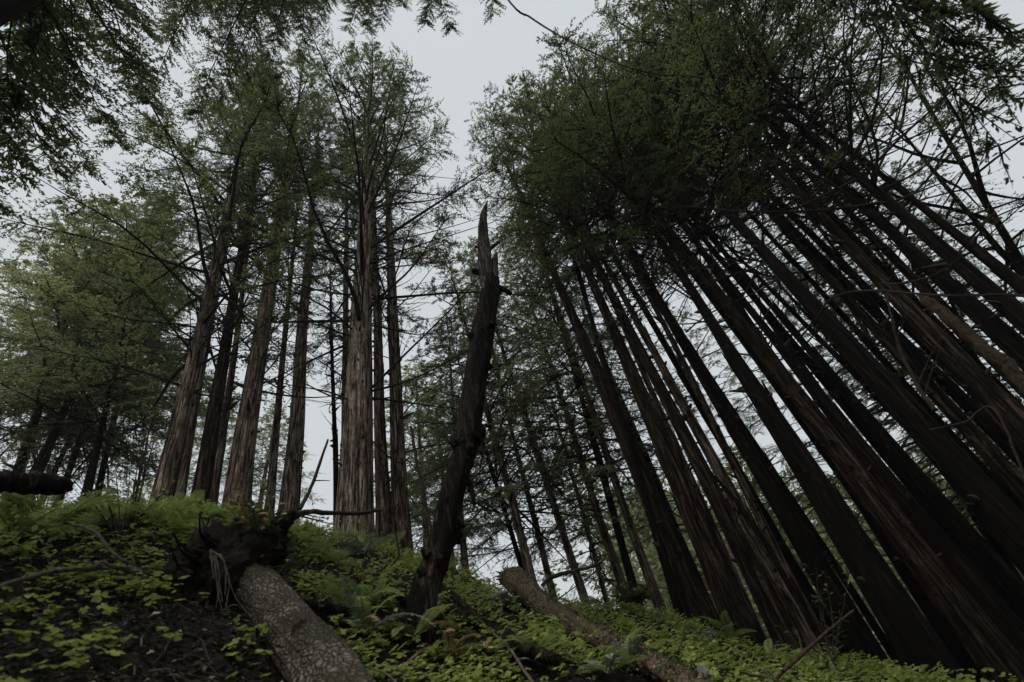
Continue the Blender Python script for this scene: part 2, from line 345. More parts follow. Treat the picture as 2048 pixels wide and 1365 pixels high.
# ------------------------------------------------------------------ trees
def trunk_geo(rng, T, H, rfun, flare, sink, lobes=5, stubs=0, sides=22):
    g = Geo()
    zs = np.concatenate([np.linspace(-sink, 2.0, 14), np.linspace(2.0, H, 46)[1:]])
    ph = rng.uniform(0, 6.28, 8); bend = rng.normal(0, .02, 4)
    path = np.stack([bend[0] * np.sin(zs * .35 + ph[6]) + .5 * bend[1] * np.sin(zs * .9), bend[2] * np.sin(zs * .4 + ph[7]), zs], -1)
    path[:, :2] -= path[np.argmin(abs(zs)), :2]
    rad = rfun(zs) * (1 + flare * np.exp(-np.maximum(zs + .2, 0) / .55))
    def wob(s, th):
        z = zs[:, None]
        return 1 + .045 * np.sin(lobes * th + ph[0] + .25 * z) + .035 * np.sin(9 * th + ph[1] - .2 * z) + .03 * np.sin(14 * th + ph[2] + .8 * z) + .02 * np.sin(3 * th + z * 1.7 + ph[3])
    g.tube(path, rad, sides, 0, cap=True, wob=wob)
    for _ in range(stubs):                                        # knots and snapped twig stumps sit in the bark
        z = rng.uniform(.8, H * .75); a = rng.uniform(0, 6.28); r = float(rfun(np.array([z]))[0])
        d = np.array([math.cos(a), math.sin(a), rng.uniform(.1, .7)]); c = np.array([np.interp(z, zs, path[:, 0]), np.interp(z, zs, path[:, 1]), z])
        l = rng.uniform(.02, .09) + (rng.random() < .15) * .15; q = c + np.array([d[0], d[1], 0]) * r * .85
        k = rng.uniform(.012, .030); g.tube([q, q + d * (r * .15 + l * .5), q + d * (r * .15 + l)], [k * 1.7, k, k * .5], 5, 1)
    for _ in range(16):                                           # long strips of bark lifting off
        z = rng.uniform(.4, H * .6); a = rng.uniform(0, 6.28); r = float(rfun(np.array([z]))[0]); l = rng.uniform(.3, 1.3); wd = rng.uniform(.012, .035)
        e = np.array([math.cos(a), math.sin(a), 0]); f = np.array([-math.sin(a), math.cos(a), 0]); zz = z + l * np.linspace(0, 1, 5); off = r * np.linspace(1.0, 1.03, 5) + np.array([0, 0, .004, .012, .03]) * rng.uniform(.3, 1.4)
        c = np.stack([np.interp(zz, zs, path[:, 0]), np.interp(zz, zs, path[:, 1]), zz], -1) + e * off[:, None]
        g.tube(c, wd * np.array([.25, .9, 1, .7, .15]) * .6, 4, 0, cap=False)
    return g, path, zs
def bare_branch(rng, p0, d, L, r, up=.15, forks=2):
    g = Geo(); d = nrm(d); s = nrm(np.cross(d, [0, 0, 1.])); u = np.linspace(0, 1, 9)[:, None]
    w1, w2 = rng.normal(0, .022, 2)
    path = p0 + d * L * u + np.array([0, 0, 1.]) * up * L * u ** 2 + s * L * (w1 * np.sin(3.3 * u) + w2 * np.sin(7 * u))
    g.tube(path, np.linspace(1, .22, 9) * r, 6, 0)
    for _ in range(forks):
        k = rng.integers(3, 8); q = path[k]; dd = nrm(d + s * rng.choice([-1, 1]) * rng.uniform(.5, 1.1) + np.array([0, 0, rng.uniform(-.2, .5)]))
        l2 = L * rng.uniform(.15, .4); uu = np.linspace(0, 1, 5)[:, None]
        g.tube(q + dd * l2 * uu + np.array([0, 0, -.15 * l2]) * uu ** 2, np.linspace(.5, .15, 5) * r, 4, 0)
    return g
TREES = []
def tree(name, label, cat, base, wb, up, wu, D, H, cr=None, ystart=None, spread=1.0, bark='bark', nbr=8, brl=1.2, stubs=30, flare=.35, group=None, br_lo=None, seed=None, crz=1.0):
    rng = np.random.default_rng(seed if seed is not None else 1000 + len(TREES) * 7)
    rb, ru = ray(*base), ray(*up); nn = nrm(np.cross(rb, ru)); Zv = np.array([0, 0, 1.])
    d = nrm(Zv - nn * (Zv @ nn)); p0 = P(base[0], base[1], D)
    def axis_t(q):                                                # parameter on the trunk axis nearest to a pixel's ray
        r = ray(*q); w0 = p0; b = d @ r; dd, ee = d @ w0, r @ w0
        return (b * ee - dd) / (1 - b * b)
    def rad(q, wpx):
        o = []
        for s in (-1, 1):
            r = ray(q[0] + s * wpx / 2, q[1]); c = np.cross(d, r); o.append(abs(p0 @ c) / np.linalg.norm(c))
        return sum(o) / 2
    t1 = axis_t(up); r0_, r1_ = rad(base, wb), rad(up, wu); sl = (r1_ - r0_) / t1; sl = min(max(sl, -.045), -r0_ * .35 / H)
    def rfun(z): return np.maximum(np.where(z < t1, r0_ + sl * z, (r0_ + sl * t1) * np.clip((H - z) / max(H - t1, .5), 0, 1)), .015)
    # reach the ground
    sink = .4
    for s in np.arange(0, 12, .1):
        q = p0 - d * s
        if q[2] < ground(q[0], q[1]) - .15: sink = s + .2; break
    o = thing(name, label, cat, tuple(p0), group)
    yv = nrm(np.cross(d, [1., 0, 0])); xv = np.cross(yv, d)
    o.rotation_euler = Matrix([[xv[i], yv[i], d[i]] for i in range(3)]).to_euler()
    g, path, zs = trunk_geo(rng, o, H, rfun, flare, sink, rng.integers(4, 7), stubs)
    obj('trunk', (g, [M[bark], M['wood']], True), o)
    hs = axis_t((up[0] + (base[0] - up[0]) * (ystart - up[1]) / (base[1] - up[1]), ystart)) if ystart is not None else H * .5
    if cr:
        me, h = CR[cr]; s = (H - hs) / h
        obj('crown', me, o, (0, 0, hs), (0, 0, rng.uniform(0, 6.28)), (spread, spread, s * crz))
    lo = br_lo if br_lo is not None else hs * .55
    for k in range(nbr):                                          # dead boughs below and inside the crown
        z = rng.uniform(lo, hs + (H - hs) * .35); a = rng.uniform(0, 6.28); e = rng.uniform(-.1, .75); r = float(rfun(np.array([z]))[0])
        dv = np.array([math.cos(a) * math.cos(e), math.sin(a) * math.cos(e), math.sin(e)])
        l = brl * rng.uniform(.4, 1.3)
        obj('branch', (bare_branch(rng, np.array([0, 0, z]) + dv * r * .7, dv, l, .008 + .006 * l, rng.uniform(-.1, .3), rng.integers(0, 3)), M['wood'], True), o)
    TREES.append((o, p0, d, H, hs)); return o, p0, d, rfun, axis_t

LG, CG, RG, MG, FG = 'tall redwoods in the left stand', 'redwoods around the pale central trunk', 'leaning redwoods in the right stand', 'slender trees behind the fallen log', 'trees beyond the left bank'
A = tree
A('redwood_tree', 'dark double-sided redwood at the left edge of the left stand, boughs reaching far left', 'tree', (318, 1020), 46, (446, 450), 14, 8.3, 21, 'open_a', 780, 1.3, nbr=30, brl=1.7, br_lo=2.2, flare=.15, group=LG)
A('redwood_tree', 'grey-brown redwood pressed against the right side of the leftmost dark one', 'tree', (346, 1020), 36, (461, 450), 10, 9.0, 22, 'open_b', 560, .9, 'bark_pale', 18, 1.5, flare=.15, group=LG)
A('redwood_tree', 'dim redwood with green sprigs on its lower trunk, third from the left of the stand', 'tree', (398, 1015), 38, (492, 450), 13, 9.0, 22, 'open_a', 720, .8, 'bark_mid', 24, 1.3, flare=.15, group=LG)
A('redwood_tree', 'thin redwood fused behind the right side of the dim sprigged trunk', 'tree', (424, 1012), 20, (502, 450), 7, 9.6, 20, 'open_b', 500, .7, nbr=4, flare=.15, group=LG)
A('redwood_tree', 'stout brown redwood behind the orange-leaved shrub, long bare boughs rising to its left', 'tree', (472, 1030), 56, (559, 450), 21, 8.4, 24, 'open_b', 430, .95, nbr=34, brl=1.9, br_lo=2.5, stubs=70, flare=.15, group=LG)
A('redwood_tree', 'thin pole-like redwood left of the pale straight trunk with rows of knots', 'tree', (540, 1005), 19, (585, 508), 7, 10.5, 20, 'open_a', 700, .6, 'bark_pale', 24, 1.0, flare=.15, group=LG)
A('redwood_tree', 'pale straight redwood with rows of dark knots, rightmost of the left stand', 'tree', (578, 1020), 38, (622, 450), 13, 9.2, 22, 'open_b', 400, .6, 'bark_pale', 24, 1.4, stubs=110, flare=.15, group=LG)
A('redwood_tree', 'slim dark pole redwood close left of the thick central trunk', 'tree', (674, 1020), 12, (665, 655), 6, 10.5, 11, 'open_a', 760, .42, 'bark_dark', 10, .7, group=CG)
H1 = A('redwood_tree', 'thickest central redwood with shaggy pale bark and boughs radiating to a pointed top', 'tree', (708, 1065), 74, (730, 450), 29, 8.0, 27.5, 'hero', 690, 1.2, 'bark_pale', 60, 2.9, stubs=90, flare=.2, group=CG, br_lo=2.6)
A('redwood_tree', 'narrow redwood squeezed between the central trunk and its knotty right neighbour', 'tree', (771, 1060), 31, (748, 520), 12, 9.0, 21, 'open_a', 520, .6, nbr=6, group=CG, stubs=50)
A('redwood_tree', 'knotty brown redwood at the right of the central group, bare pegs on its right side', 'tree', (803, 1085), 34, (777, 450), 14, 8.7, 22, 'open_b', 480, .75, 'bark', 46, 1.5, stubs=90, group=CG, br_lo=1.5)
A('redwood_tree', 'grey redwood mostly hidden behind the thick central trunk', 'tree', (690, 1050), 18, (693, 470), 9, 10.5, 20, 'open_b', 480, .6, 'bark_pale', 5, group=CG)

# middle distance, behind the second fallen log
for (lab, b, wb, u, wu, D, H, bk) in [
    ('thin dark tree rising at the left end of the second fallen log', (1048, 1150), 11, (1001, 997), 8, 12, 9, 'bark_dark'),
    ('knotty brown tree rising directly behind the broken end of the fallen log', (1064, 1165), 19, (998, 908), 13, 11.5, 14, 'bark_pale'),
    ('slim shaded tree second behind the fallen log, right of the knotty brown one', (1107, 1195), 14, (1037, 915), 9, 13, 14, 'bark'),
    ('slender brown tree third behind the fallen log with short pegs', (1171, 1205), 17, (1069, 890), 12, 12.5, 15, 'bark_pale'),
    ('thin far tree between two brown trunks above the mossy slope', (1216, 1212), 11, (1172, 1050), 8, 15, 13, 'bark_pale'),
    ('grey-brown tree above the dark shrub with orange tips', (1249, 1185), 18, (1161, 912), 13, 12.5, 15, 'bark'),
    ('dim rough tree just right of the grey-brown one above the orange-tipped shrub', (1270, 1185), 18, (1190, 900), 14, 12, 16, 'bark_dark'),
    ('tree with a pale split strip of bark, nearest the big right stand', (1300, 1160), 19, (1204, 880), 14, 12, 17, 'bark')]:
    A('conifer_tree', lab, 'tree', b, wb, u, wu, D, H, 'mid_a' if len(TREES) % 2 else 'mid_b', u[1] + (130 if H < 15 else 60), 1.15, bk, 16, 1.1, 40, .15, MG)

# right stand
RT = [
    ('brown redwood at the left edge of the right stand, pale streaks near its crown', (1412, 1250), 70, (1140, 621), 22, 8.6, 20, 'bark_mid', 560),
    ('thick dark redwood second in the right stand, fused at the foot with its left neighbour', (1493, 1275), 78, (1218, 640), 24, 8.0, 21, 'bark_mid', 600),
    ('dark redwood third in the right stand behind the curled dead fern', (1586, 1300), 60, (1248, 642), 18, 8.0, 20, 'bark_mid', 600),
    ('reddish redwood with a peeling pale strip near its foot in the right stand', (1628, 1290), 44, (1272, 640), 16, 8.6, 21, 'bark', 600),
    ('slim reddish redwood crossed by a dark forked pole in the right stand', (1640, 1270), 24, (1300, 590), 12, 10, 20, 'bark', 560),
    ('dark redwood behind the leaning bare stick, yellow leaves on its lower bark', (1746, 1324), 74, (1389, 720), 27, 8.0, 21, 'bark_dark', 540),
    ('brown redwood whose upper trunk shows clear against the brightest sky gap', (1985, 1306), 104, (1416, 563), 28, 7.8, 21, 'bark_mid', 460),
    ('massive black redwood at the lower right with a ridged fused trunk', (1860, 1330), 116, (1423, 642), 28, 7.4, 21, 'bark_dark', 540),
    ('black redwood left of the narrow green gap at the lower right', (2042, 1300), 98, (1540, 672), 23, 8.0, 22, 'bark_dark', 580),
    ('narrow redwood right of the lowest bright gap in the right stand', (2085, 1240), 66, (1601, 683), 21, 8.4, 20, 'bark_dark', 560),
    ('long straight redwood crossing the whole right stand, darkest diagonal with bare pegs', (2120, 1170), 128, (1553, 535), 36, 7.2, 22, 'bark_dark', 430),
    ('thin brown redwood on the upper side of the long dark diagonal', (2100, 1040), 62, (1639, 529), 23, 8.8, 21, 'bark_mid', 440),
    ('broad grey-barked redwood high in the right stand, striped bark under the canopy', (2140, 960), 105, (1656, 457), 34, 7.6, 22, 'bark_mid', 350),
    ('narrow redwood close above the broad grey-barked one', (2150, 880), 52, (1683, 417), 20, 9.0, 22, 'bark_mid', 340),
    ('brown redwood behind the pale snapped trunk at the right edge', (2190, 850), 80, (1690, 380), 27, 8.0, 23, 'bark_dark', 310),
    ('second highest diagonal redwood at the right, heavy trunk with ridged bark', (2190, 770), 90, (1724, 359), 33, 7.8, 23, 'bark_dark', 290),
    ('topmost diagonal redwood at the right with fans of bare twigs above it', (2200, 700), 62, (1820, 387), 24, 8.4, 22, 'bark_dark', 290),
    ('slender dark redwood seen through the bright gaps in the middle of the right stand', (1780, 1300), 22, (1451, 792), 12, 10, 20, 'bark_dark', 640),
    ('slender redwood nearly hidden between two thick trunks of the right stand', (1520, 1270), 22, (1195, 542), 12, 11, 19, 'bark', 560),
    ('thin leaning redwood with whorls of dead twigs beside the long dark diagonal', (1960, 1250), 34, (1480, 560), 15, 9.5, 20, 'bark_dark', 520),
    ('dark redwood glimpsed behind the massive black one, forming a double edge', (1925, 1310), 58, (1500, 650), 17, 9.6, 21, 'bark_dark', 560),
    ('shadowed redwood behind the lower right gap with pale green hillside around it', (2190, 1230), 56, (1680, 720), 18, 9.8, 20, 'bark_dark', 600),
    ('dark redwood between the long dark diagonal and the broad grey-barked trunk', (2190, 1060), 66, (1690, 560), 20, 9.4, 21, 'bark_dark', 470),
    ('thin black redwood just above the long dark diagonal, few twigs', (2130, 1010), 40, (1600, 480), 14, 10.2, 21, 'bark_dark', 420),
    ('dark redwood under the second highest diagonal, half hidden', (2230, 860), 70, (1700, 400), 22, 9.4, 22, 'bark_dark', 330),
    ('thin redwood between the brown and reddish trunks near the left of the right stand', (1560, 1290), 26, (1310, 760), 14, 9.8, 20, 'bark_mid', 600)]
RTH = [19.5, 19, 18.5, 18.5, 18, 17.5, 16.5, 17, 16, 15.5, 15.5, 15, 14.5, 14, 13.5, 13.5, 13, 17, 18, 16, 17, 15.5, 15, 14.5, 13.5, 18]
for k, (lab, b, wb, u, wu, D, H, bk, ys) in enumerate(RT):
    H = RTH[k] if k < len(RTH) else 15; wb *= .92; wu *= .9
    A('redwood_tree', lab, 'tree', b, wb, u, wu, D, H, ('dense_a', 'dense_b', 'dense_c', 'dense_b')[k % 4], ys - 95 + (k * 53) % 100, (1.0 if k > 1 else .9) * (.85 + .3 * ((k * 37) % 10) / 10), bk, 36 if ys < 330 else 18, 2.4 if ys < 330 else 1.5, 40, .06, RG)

# beyond the left bank
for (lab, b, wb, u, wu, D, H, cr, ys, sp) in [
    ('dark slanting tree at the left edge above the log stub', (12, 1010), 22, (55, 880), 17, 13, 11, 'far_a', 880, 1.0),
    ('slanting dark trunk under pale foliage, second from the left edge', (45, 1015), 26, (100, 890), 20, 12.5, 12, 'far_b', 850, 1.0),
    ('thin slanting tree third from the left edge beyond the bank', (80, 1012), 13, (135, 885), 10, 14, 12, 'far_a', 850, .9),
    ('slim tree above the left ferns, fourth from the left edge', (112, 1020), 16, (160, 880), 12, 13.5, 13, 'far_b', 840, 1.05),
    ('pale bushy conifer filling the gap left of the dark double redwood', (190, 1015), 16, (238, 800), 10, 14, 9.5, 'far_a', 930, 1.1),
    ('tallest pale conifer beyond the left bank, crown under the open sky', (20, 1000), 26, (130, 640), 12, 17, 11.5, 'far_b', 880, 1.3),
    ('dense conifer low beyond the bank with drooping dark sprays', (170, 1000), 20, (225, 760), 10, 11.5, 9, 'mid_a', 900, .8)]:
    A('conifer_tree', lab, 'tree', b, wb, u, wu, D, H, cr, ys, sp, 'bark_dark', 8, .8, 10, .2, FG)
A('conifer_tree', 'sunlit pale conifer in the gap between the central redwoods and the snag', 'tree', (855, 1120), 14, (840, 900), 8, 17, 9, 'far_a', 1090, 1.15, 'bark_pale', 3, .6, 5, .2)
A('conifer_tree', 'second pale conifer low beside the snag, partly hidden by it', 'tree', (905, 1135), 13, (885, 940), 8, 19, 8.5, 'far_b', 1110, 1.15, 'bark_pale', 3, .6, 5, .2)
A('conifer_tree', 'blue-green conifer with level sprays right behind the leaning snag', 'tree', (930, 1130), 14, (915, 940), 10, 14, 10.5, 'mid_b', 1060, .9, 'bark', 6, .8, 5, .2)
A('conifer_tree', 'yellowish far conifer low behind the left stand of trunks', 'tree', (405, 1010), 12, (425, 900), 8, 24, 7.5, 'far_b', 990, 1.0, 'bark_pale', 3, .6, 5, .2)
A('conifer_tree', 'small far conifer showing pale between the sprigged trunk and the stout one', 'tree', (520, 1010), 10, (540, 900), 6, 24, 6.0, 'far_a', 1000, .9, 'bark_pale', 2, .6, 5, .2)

# ------------------------------------------------------------------ trees reaching into the frame from beside the camera
def depth(p): return float(-(RC.T @ np.asarray(p))[2])
def near_tree(name, label, az, D, r, H, boughlist, bark, lm, tw=12, lf=16, leaf=(.06, .018), seed=5, group=None, tw_len=.55):
    rng = np.random.default_rng(seed); a = math.radians(az); x, y = D * math.sin(a), D * math.cos(a); z = float(ground(x, y))
    o = thing(name, label, 'tree', (x, y, z), group)
    g, path, zs = trunk_geo(rng, None, H, lambda q: np.maximum(r * (1 - q / (H * 1.25)), .03), .3, .5, 5, 30)
    obj('trunk', (g, [M[bark], M['wood']], True), o)
    P0, DD, LL, CU = [], [], [], []
    for (hs, px, py, rr, cu) in boughlist:
        e = P(px, py, rr); s0 = np.array([x, y, z + hs]); v = e - s0; L = np.linalg.norm(v); d = v / L - np.array([0, 0, cu])
        P0.append(s0 - o.location); DD.append(d); LL.append(L); CU.append(cu)
    gb = Geo(); L = np.array(LL); n = len(L); P0 = np.array(P0); DD = np.array(DD); ln = np.linalg.norm(DD, axis=1)
    boughs(gb, rng, P0, DD, L * ln, np.array(CU) / ln, tw, lf, leaf[0], leaf[1], .3, tw_len, .015)
    obj('crown', (gb, [M[lm], M['wood']]), o)
    return o, np.array([x, y, z])
LB = [(5.5+q*.1, 10+(q*67)%200, 40+(q*83)%300, 3.4+(q%5)*.22, -.08) for q in range(5)] + [(5.2, 300, 215, 4.4, -.1), (4.9, 235, 287, 4.5, -.1), (4.7, 165, 335, 4.5, -.12), (6.2, 285, 60, 4.0, -.05), (6.6, 190, 20, 3.6, .0), (4.3, 110, 345, 4.4, -.1),
      (4.0, 45, 365, 4.3, -.1), (6.0, 235, 140, 4.3, -.1), (5.6, 130, 190, 4.0, -.1), (5.0, 70, 250, 3.9, -.12), (6.4, 120, 90, 3.5, -.05), (5.6, 40, 130, 3.2, -.1),
      (7.4, 240, -10, 3.8, -.05), (6.8, 60, 30, 3.0, -.05), (4.6, 10, 300, 3.8, -.1), (5.4, 20, 210, 3.4, -.1), (3.6, -10, 420, 4.4, -.1), (7, 160, 110, 4.0, -.1)]
near_tree('redwood_tree', 'near redwood whose blurred trunk cuts the top left corner, sprays hanging into the sky', -89.3, 2.6, .36, 16, LB, 'bark_dark', 'leaf_dark', 19, 22, seed=51)
TB = [(12, 345+(q*97)%420, 5+(q*53)%105-(30 if q%3==0 else 0), 4.0+(q%5)*.2, -.1) for q in range(19)] + [(11.5, 306, 185, 5.2, -.12), (11.2, 392, 245, 5.6, -.1), (12, 450, 110, 4.9, -.1), (12, 505, 60, 4.5, -.1), (12, 560, 95, 4.6, -.1), (12, 620, 55, 4.3, -.1), (12, 690, 60, 4.2, -.1), (12, 760, 50, 4.0, -.1),
      (12, 845, 48, 3.9, -.1), (12, 905, 62, 3.9, -.1), (12, 985, 32, 3.8, -.1), (12, 420, 40, 4.6, -.1), (12, 340, 90, 4.8, -.1), (11.5, 480, 170, 5.2, -.1), (11.5, 540, 150, 5.0, -.1), (12.3, 650, 20, 4, -.1),
      (12.2, 580, 20, 4.2, -.1), (12.2, 720, 10, 3.9, -.1), (11, 430, 200, 5.5, -.1), (12.2, 800, 10, 3.8, -.1), (11.3, 600, 130, 4.9, -.1), (11.5, 370, 20, 4.6, -.1), (12, 530, 20, 4.3, -.1), (12, 870, 10, 3.8, -.1)]
ob, pb = near_tree('redwood_tree', 'tall redwood behind the viewer, dark drooping sprays along the top edge of the sky', 140, 2.6, .36, 20, TB, 'bark_dark', 'leaf_dark', 20, 24, seed=52)
pts = [np.array([pb[0], pb[1], pb[2] + 14.5]), P(900, -170, 3.6), P(1010, -8, 4.2), P(1062, 36, 4.6), P(1130, 78, 4.9), P(1200, 112, 5.2), P(1260, 136, 5.4), P(1320, 149, 5.7), P(1400, 154, 6), P(1462, 160, 6.3)]
g = Geo(); pth = spline(pts, 60) - np.array(ob.location); g.tube(pth, np.linspace(.030, .009, 60), 6, 0)
rr = np.random.default_rng(8)
for k in range(14, 58, 2):
    d = nrm(rr.normal(0, 1, 3)); q = pth[k]; g.tube([q, q + d * .03, q + d * .055], [.012, .014, .004], 5, 0)
obj('branch', (g, M['wood'], True), ob)
RBO = [(9.5, 1340, 55, 3.8, -.08), (9.3, 1450, 105, 3.9, -.08), (9, 1545, 75, 3.6, -.08), (8.6, 1640, 125, 3.7, -.08), (8.6, 1740, 60, 3.3, -.08), (7.8, 1850, 150, 3.4, -.1), (6.6, 1950, 240, 3.3, -.1), (6.0, 2025, 320, 3.3, -.1),
       (8, 1900, 60, 3, -.1), (7.2, 2000, 130, 3, -.1), (9.6, 1480, 20, 3.5, -.08), (9.8, 1260, 25, 3.8, -.08), (9.2, 1600, 15, 3.3, -.08), (8.4, 1800, 10, 3, -.1), (6.8, 2040, 200, 3, -.1), (9, 1690, 180, 4, -.08), (7.6, 1960, 30, 2.8, -.1)]
near_tree('redwood_tree', 'near redwood past the right edge, blurred sprays across the top right corner', 86, 2.9, .32, 15, RBO, 'bark_dark', 'leaf_dark', 12, 18, seed=53)
for k, (bx, by) in enumerate([(2160, 1150), (2180, 1010), (2150, 940), (2230, 820), (2090, 1290), (1960, 1310), (1690, 1310)]):
    e = .46 + .05 * (k % 3); x0 = 705 + (240 if by < 1000 else 120 if by < 1200 else 40)
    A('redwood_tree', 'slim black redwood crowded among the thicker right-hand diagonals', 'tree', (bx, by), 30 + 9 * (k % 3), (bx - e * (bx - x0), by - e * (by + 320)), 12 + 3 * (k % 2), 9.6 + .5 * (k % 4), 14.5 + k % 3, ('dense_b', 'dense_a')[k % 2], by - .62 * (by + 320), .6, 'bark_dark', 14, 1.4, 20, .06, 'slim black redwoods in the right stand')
# crowns behind the right stand and bright new growth in front of it
for (lab, b, wb, u, wu, D, H, cr, ys, sp) in [
    ('dark conifer behind the topmost diagonals, crown filling the right edge', (2330, 1000), 40, (2040, 520), 22, 12, 15, 'dense_a', 800, 1.35),
    ('conifer with drooping dark sprays low behind the right-edge trunks', (2200, 1150), 36, (1960, 800), 20, 13, 12, 'mid_b', 980, 1.2),
    ('full dark conifer low at the right edge behind the crowded trunks', (2230, 1130), 36, (2050, 860), 20, 13, 12, 'dense_a', 1040, 1.3),
    ('dark conifer at the right edge level with the pale snapped trunk', (2330, 880), 36, (2080, 590), 20, 12.5, 13, 'dense_c', 800, 1.3),
    ('shaded conifer farther back between the right-hand diagonals', (2080, 1240), 30, (1850, 860), 18, 14.5, 12, 'mid_a', 1080, 1.1)]:
    A('conifer_tree', lab, 'tree', b, wb, u, wu, D, H, cr, ys, sp, 'bark_dark', 6, .8, 10, .2, 'conifers behind the right stand')
for k, (bx, by) in enumerate([(1440, 1262), (1770, 1328), (1895, 1325), (2150, 1225), (2120, 1120)]):
    A('conifer_tree', 'slim conifer with low green sprays, seen in slivers between the right-hand trunks', 'tree', (bx, by), 20, (bx - .38 * (bx - 760), by - .38 * (by + 320)), 12, 13 + k % 3 * 1.6, 11.5, ('mid_a', 'mid_b')[k % 2], by - 190, .8, 'bark_dark', 5, .9, 8, .15, 'slim conifers behind the right stand')
proto('bright', 'leaf_new', seed=61, H=7, nb=46, Lmax=2.2, a0=5, a1=50, tw=8, lf=14, leaf=(.085, .032), bare=.35, low=.8, tw_len=.5)
A('oak_tree', 'small tree with bright yellow-green leaves before the left edge of the right canopy', 'tree', (1362, 1235), 18, (1160, 560), 9, 8.2, 13.5, 'bright', 560, .8, 'bark_dark', 5, .8, 8, .2)
A('oak_tree', 'bright yellow-green crown high in the right canopy, new growth', 'tree', (2100, 1100), 16, (1640, 450), 7, 9, 14, 'bright', 240, 1.0, 'bark_dark', 5, .8, 8, .2)

# ------------------------------------------------------------------ far wood on the other valley side
def far_wood():
    rng = np.random.default_rng(77); g = Geo()
    for k in range(150):
        a = math.radians(rng.uniform(2, 62)); r = rng.uniform(30, 85); x, y = r * math.sin(a), r * math.cos(a); z = float(ground(x, y)); h = rng.uniform(5, 13); wd = h * rng.uniform(.22, .38)
        n = int(900 * (1 if r < 55 else .6)); t = rng.random(n) ** .8; rad = wd * (1 - t) ** .7 * np.sqrt(rng.random(n)) + .1; th = rng.uniform(0, 6.28, n)
        lump = .8 + .3 * np.sin(3 * th + t * 14 + k); p = np.stack([x + rad * lump * np.cos(th), y + rad * lump * np.sin(th), z + .3 + h * t], -1)
        d = nrm(np.stack([np.cos(th), np.sin(th), rng.normal(-.1, .5, n)], -1)); nn = nrm(np.array([0, 0, 1.]) + rng.normal(0, .6, (n, 3)))
        g.leaves(p, d, nn, rng.uniform(.3, .7, n), rng.uniform(.14, .3, n), 0, np.clip(rng.random() * .5 + rng.random(n) * .6, 0, 1))
        if k % 3 == 0: g.tube([[x, y, z - .3], [x, y, z + h]], [.16, .03], 6, 1)
    n = 16000; a = np.radians(rng.uniform(0, 65, n)); r = rng.uniform(20, 60, n); x, y = r * np.sin(a), r * np.cos(a)
    p = np.stack([x, y, ground(x, y) + rng.random(n) ** 2 * 1.2], -1); d = nrm(rng.normal(0, 1, (n, 3)) + [0, 0, .5]); nn = nrm(np.array([0, 0, 1.]) + rng.normal(0, .6, (n, 3)))
    g.leaves(p, d, nn, rng.uniform(.2, .5, n), rng.uniform(.1, .25, n), 0, rng.random(n))
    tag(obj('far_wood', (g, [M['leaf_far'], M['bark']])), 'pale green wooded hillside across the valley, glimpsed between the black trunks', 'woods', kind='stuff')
far_wood()

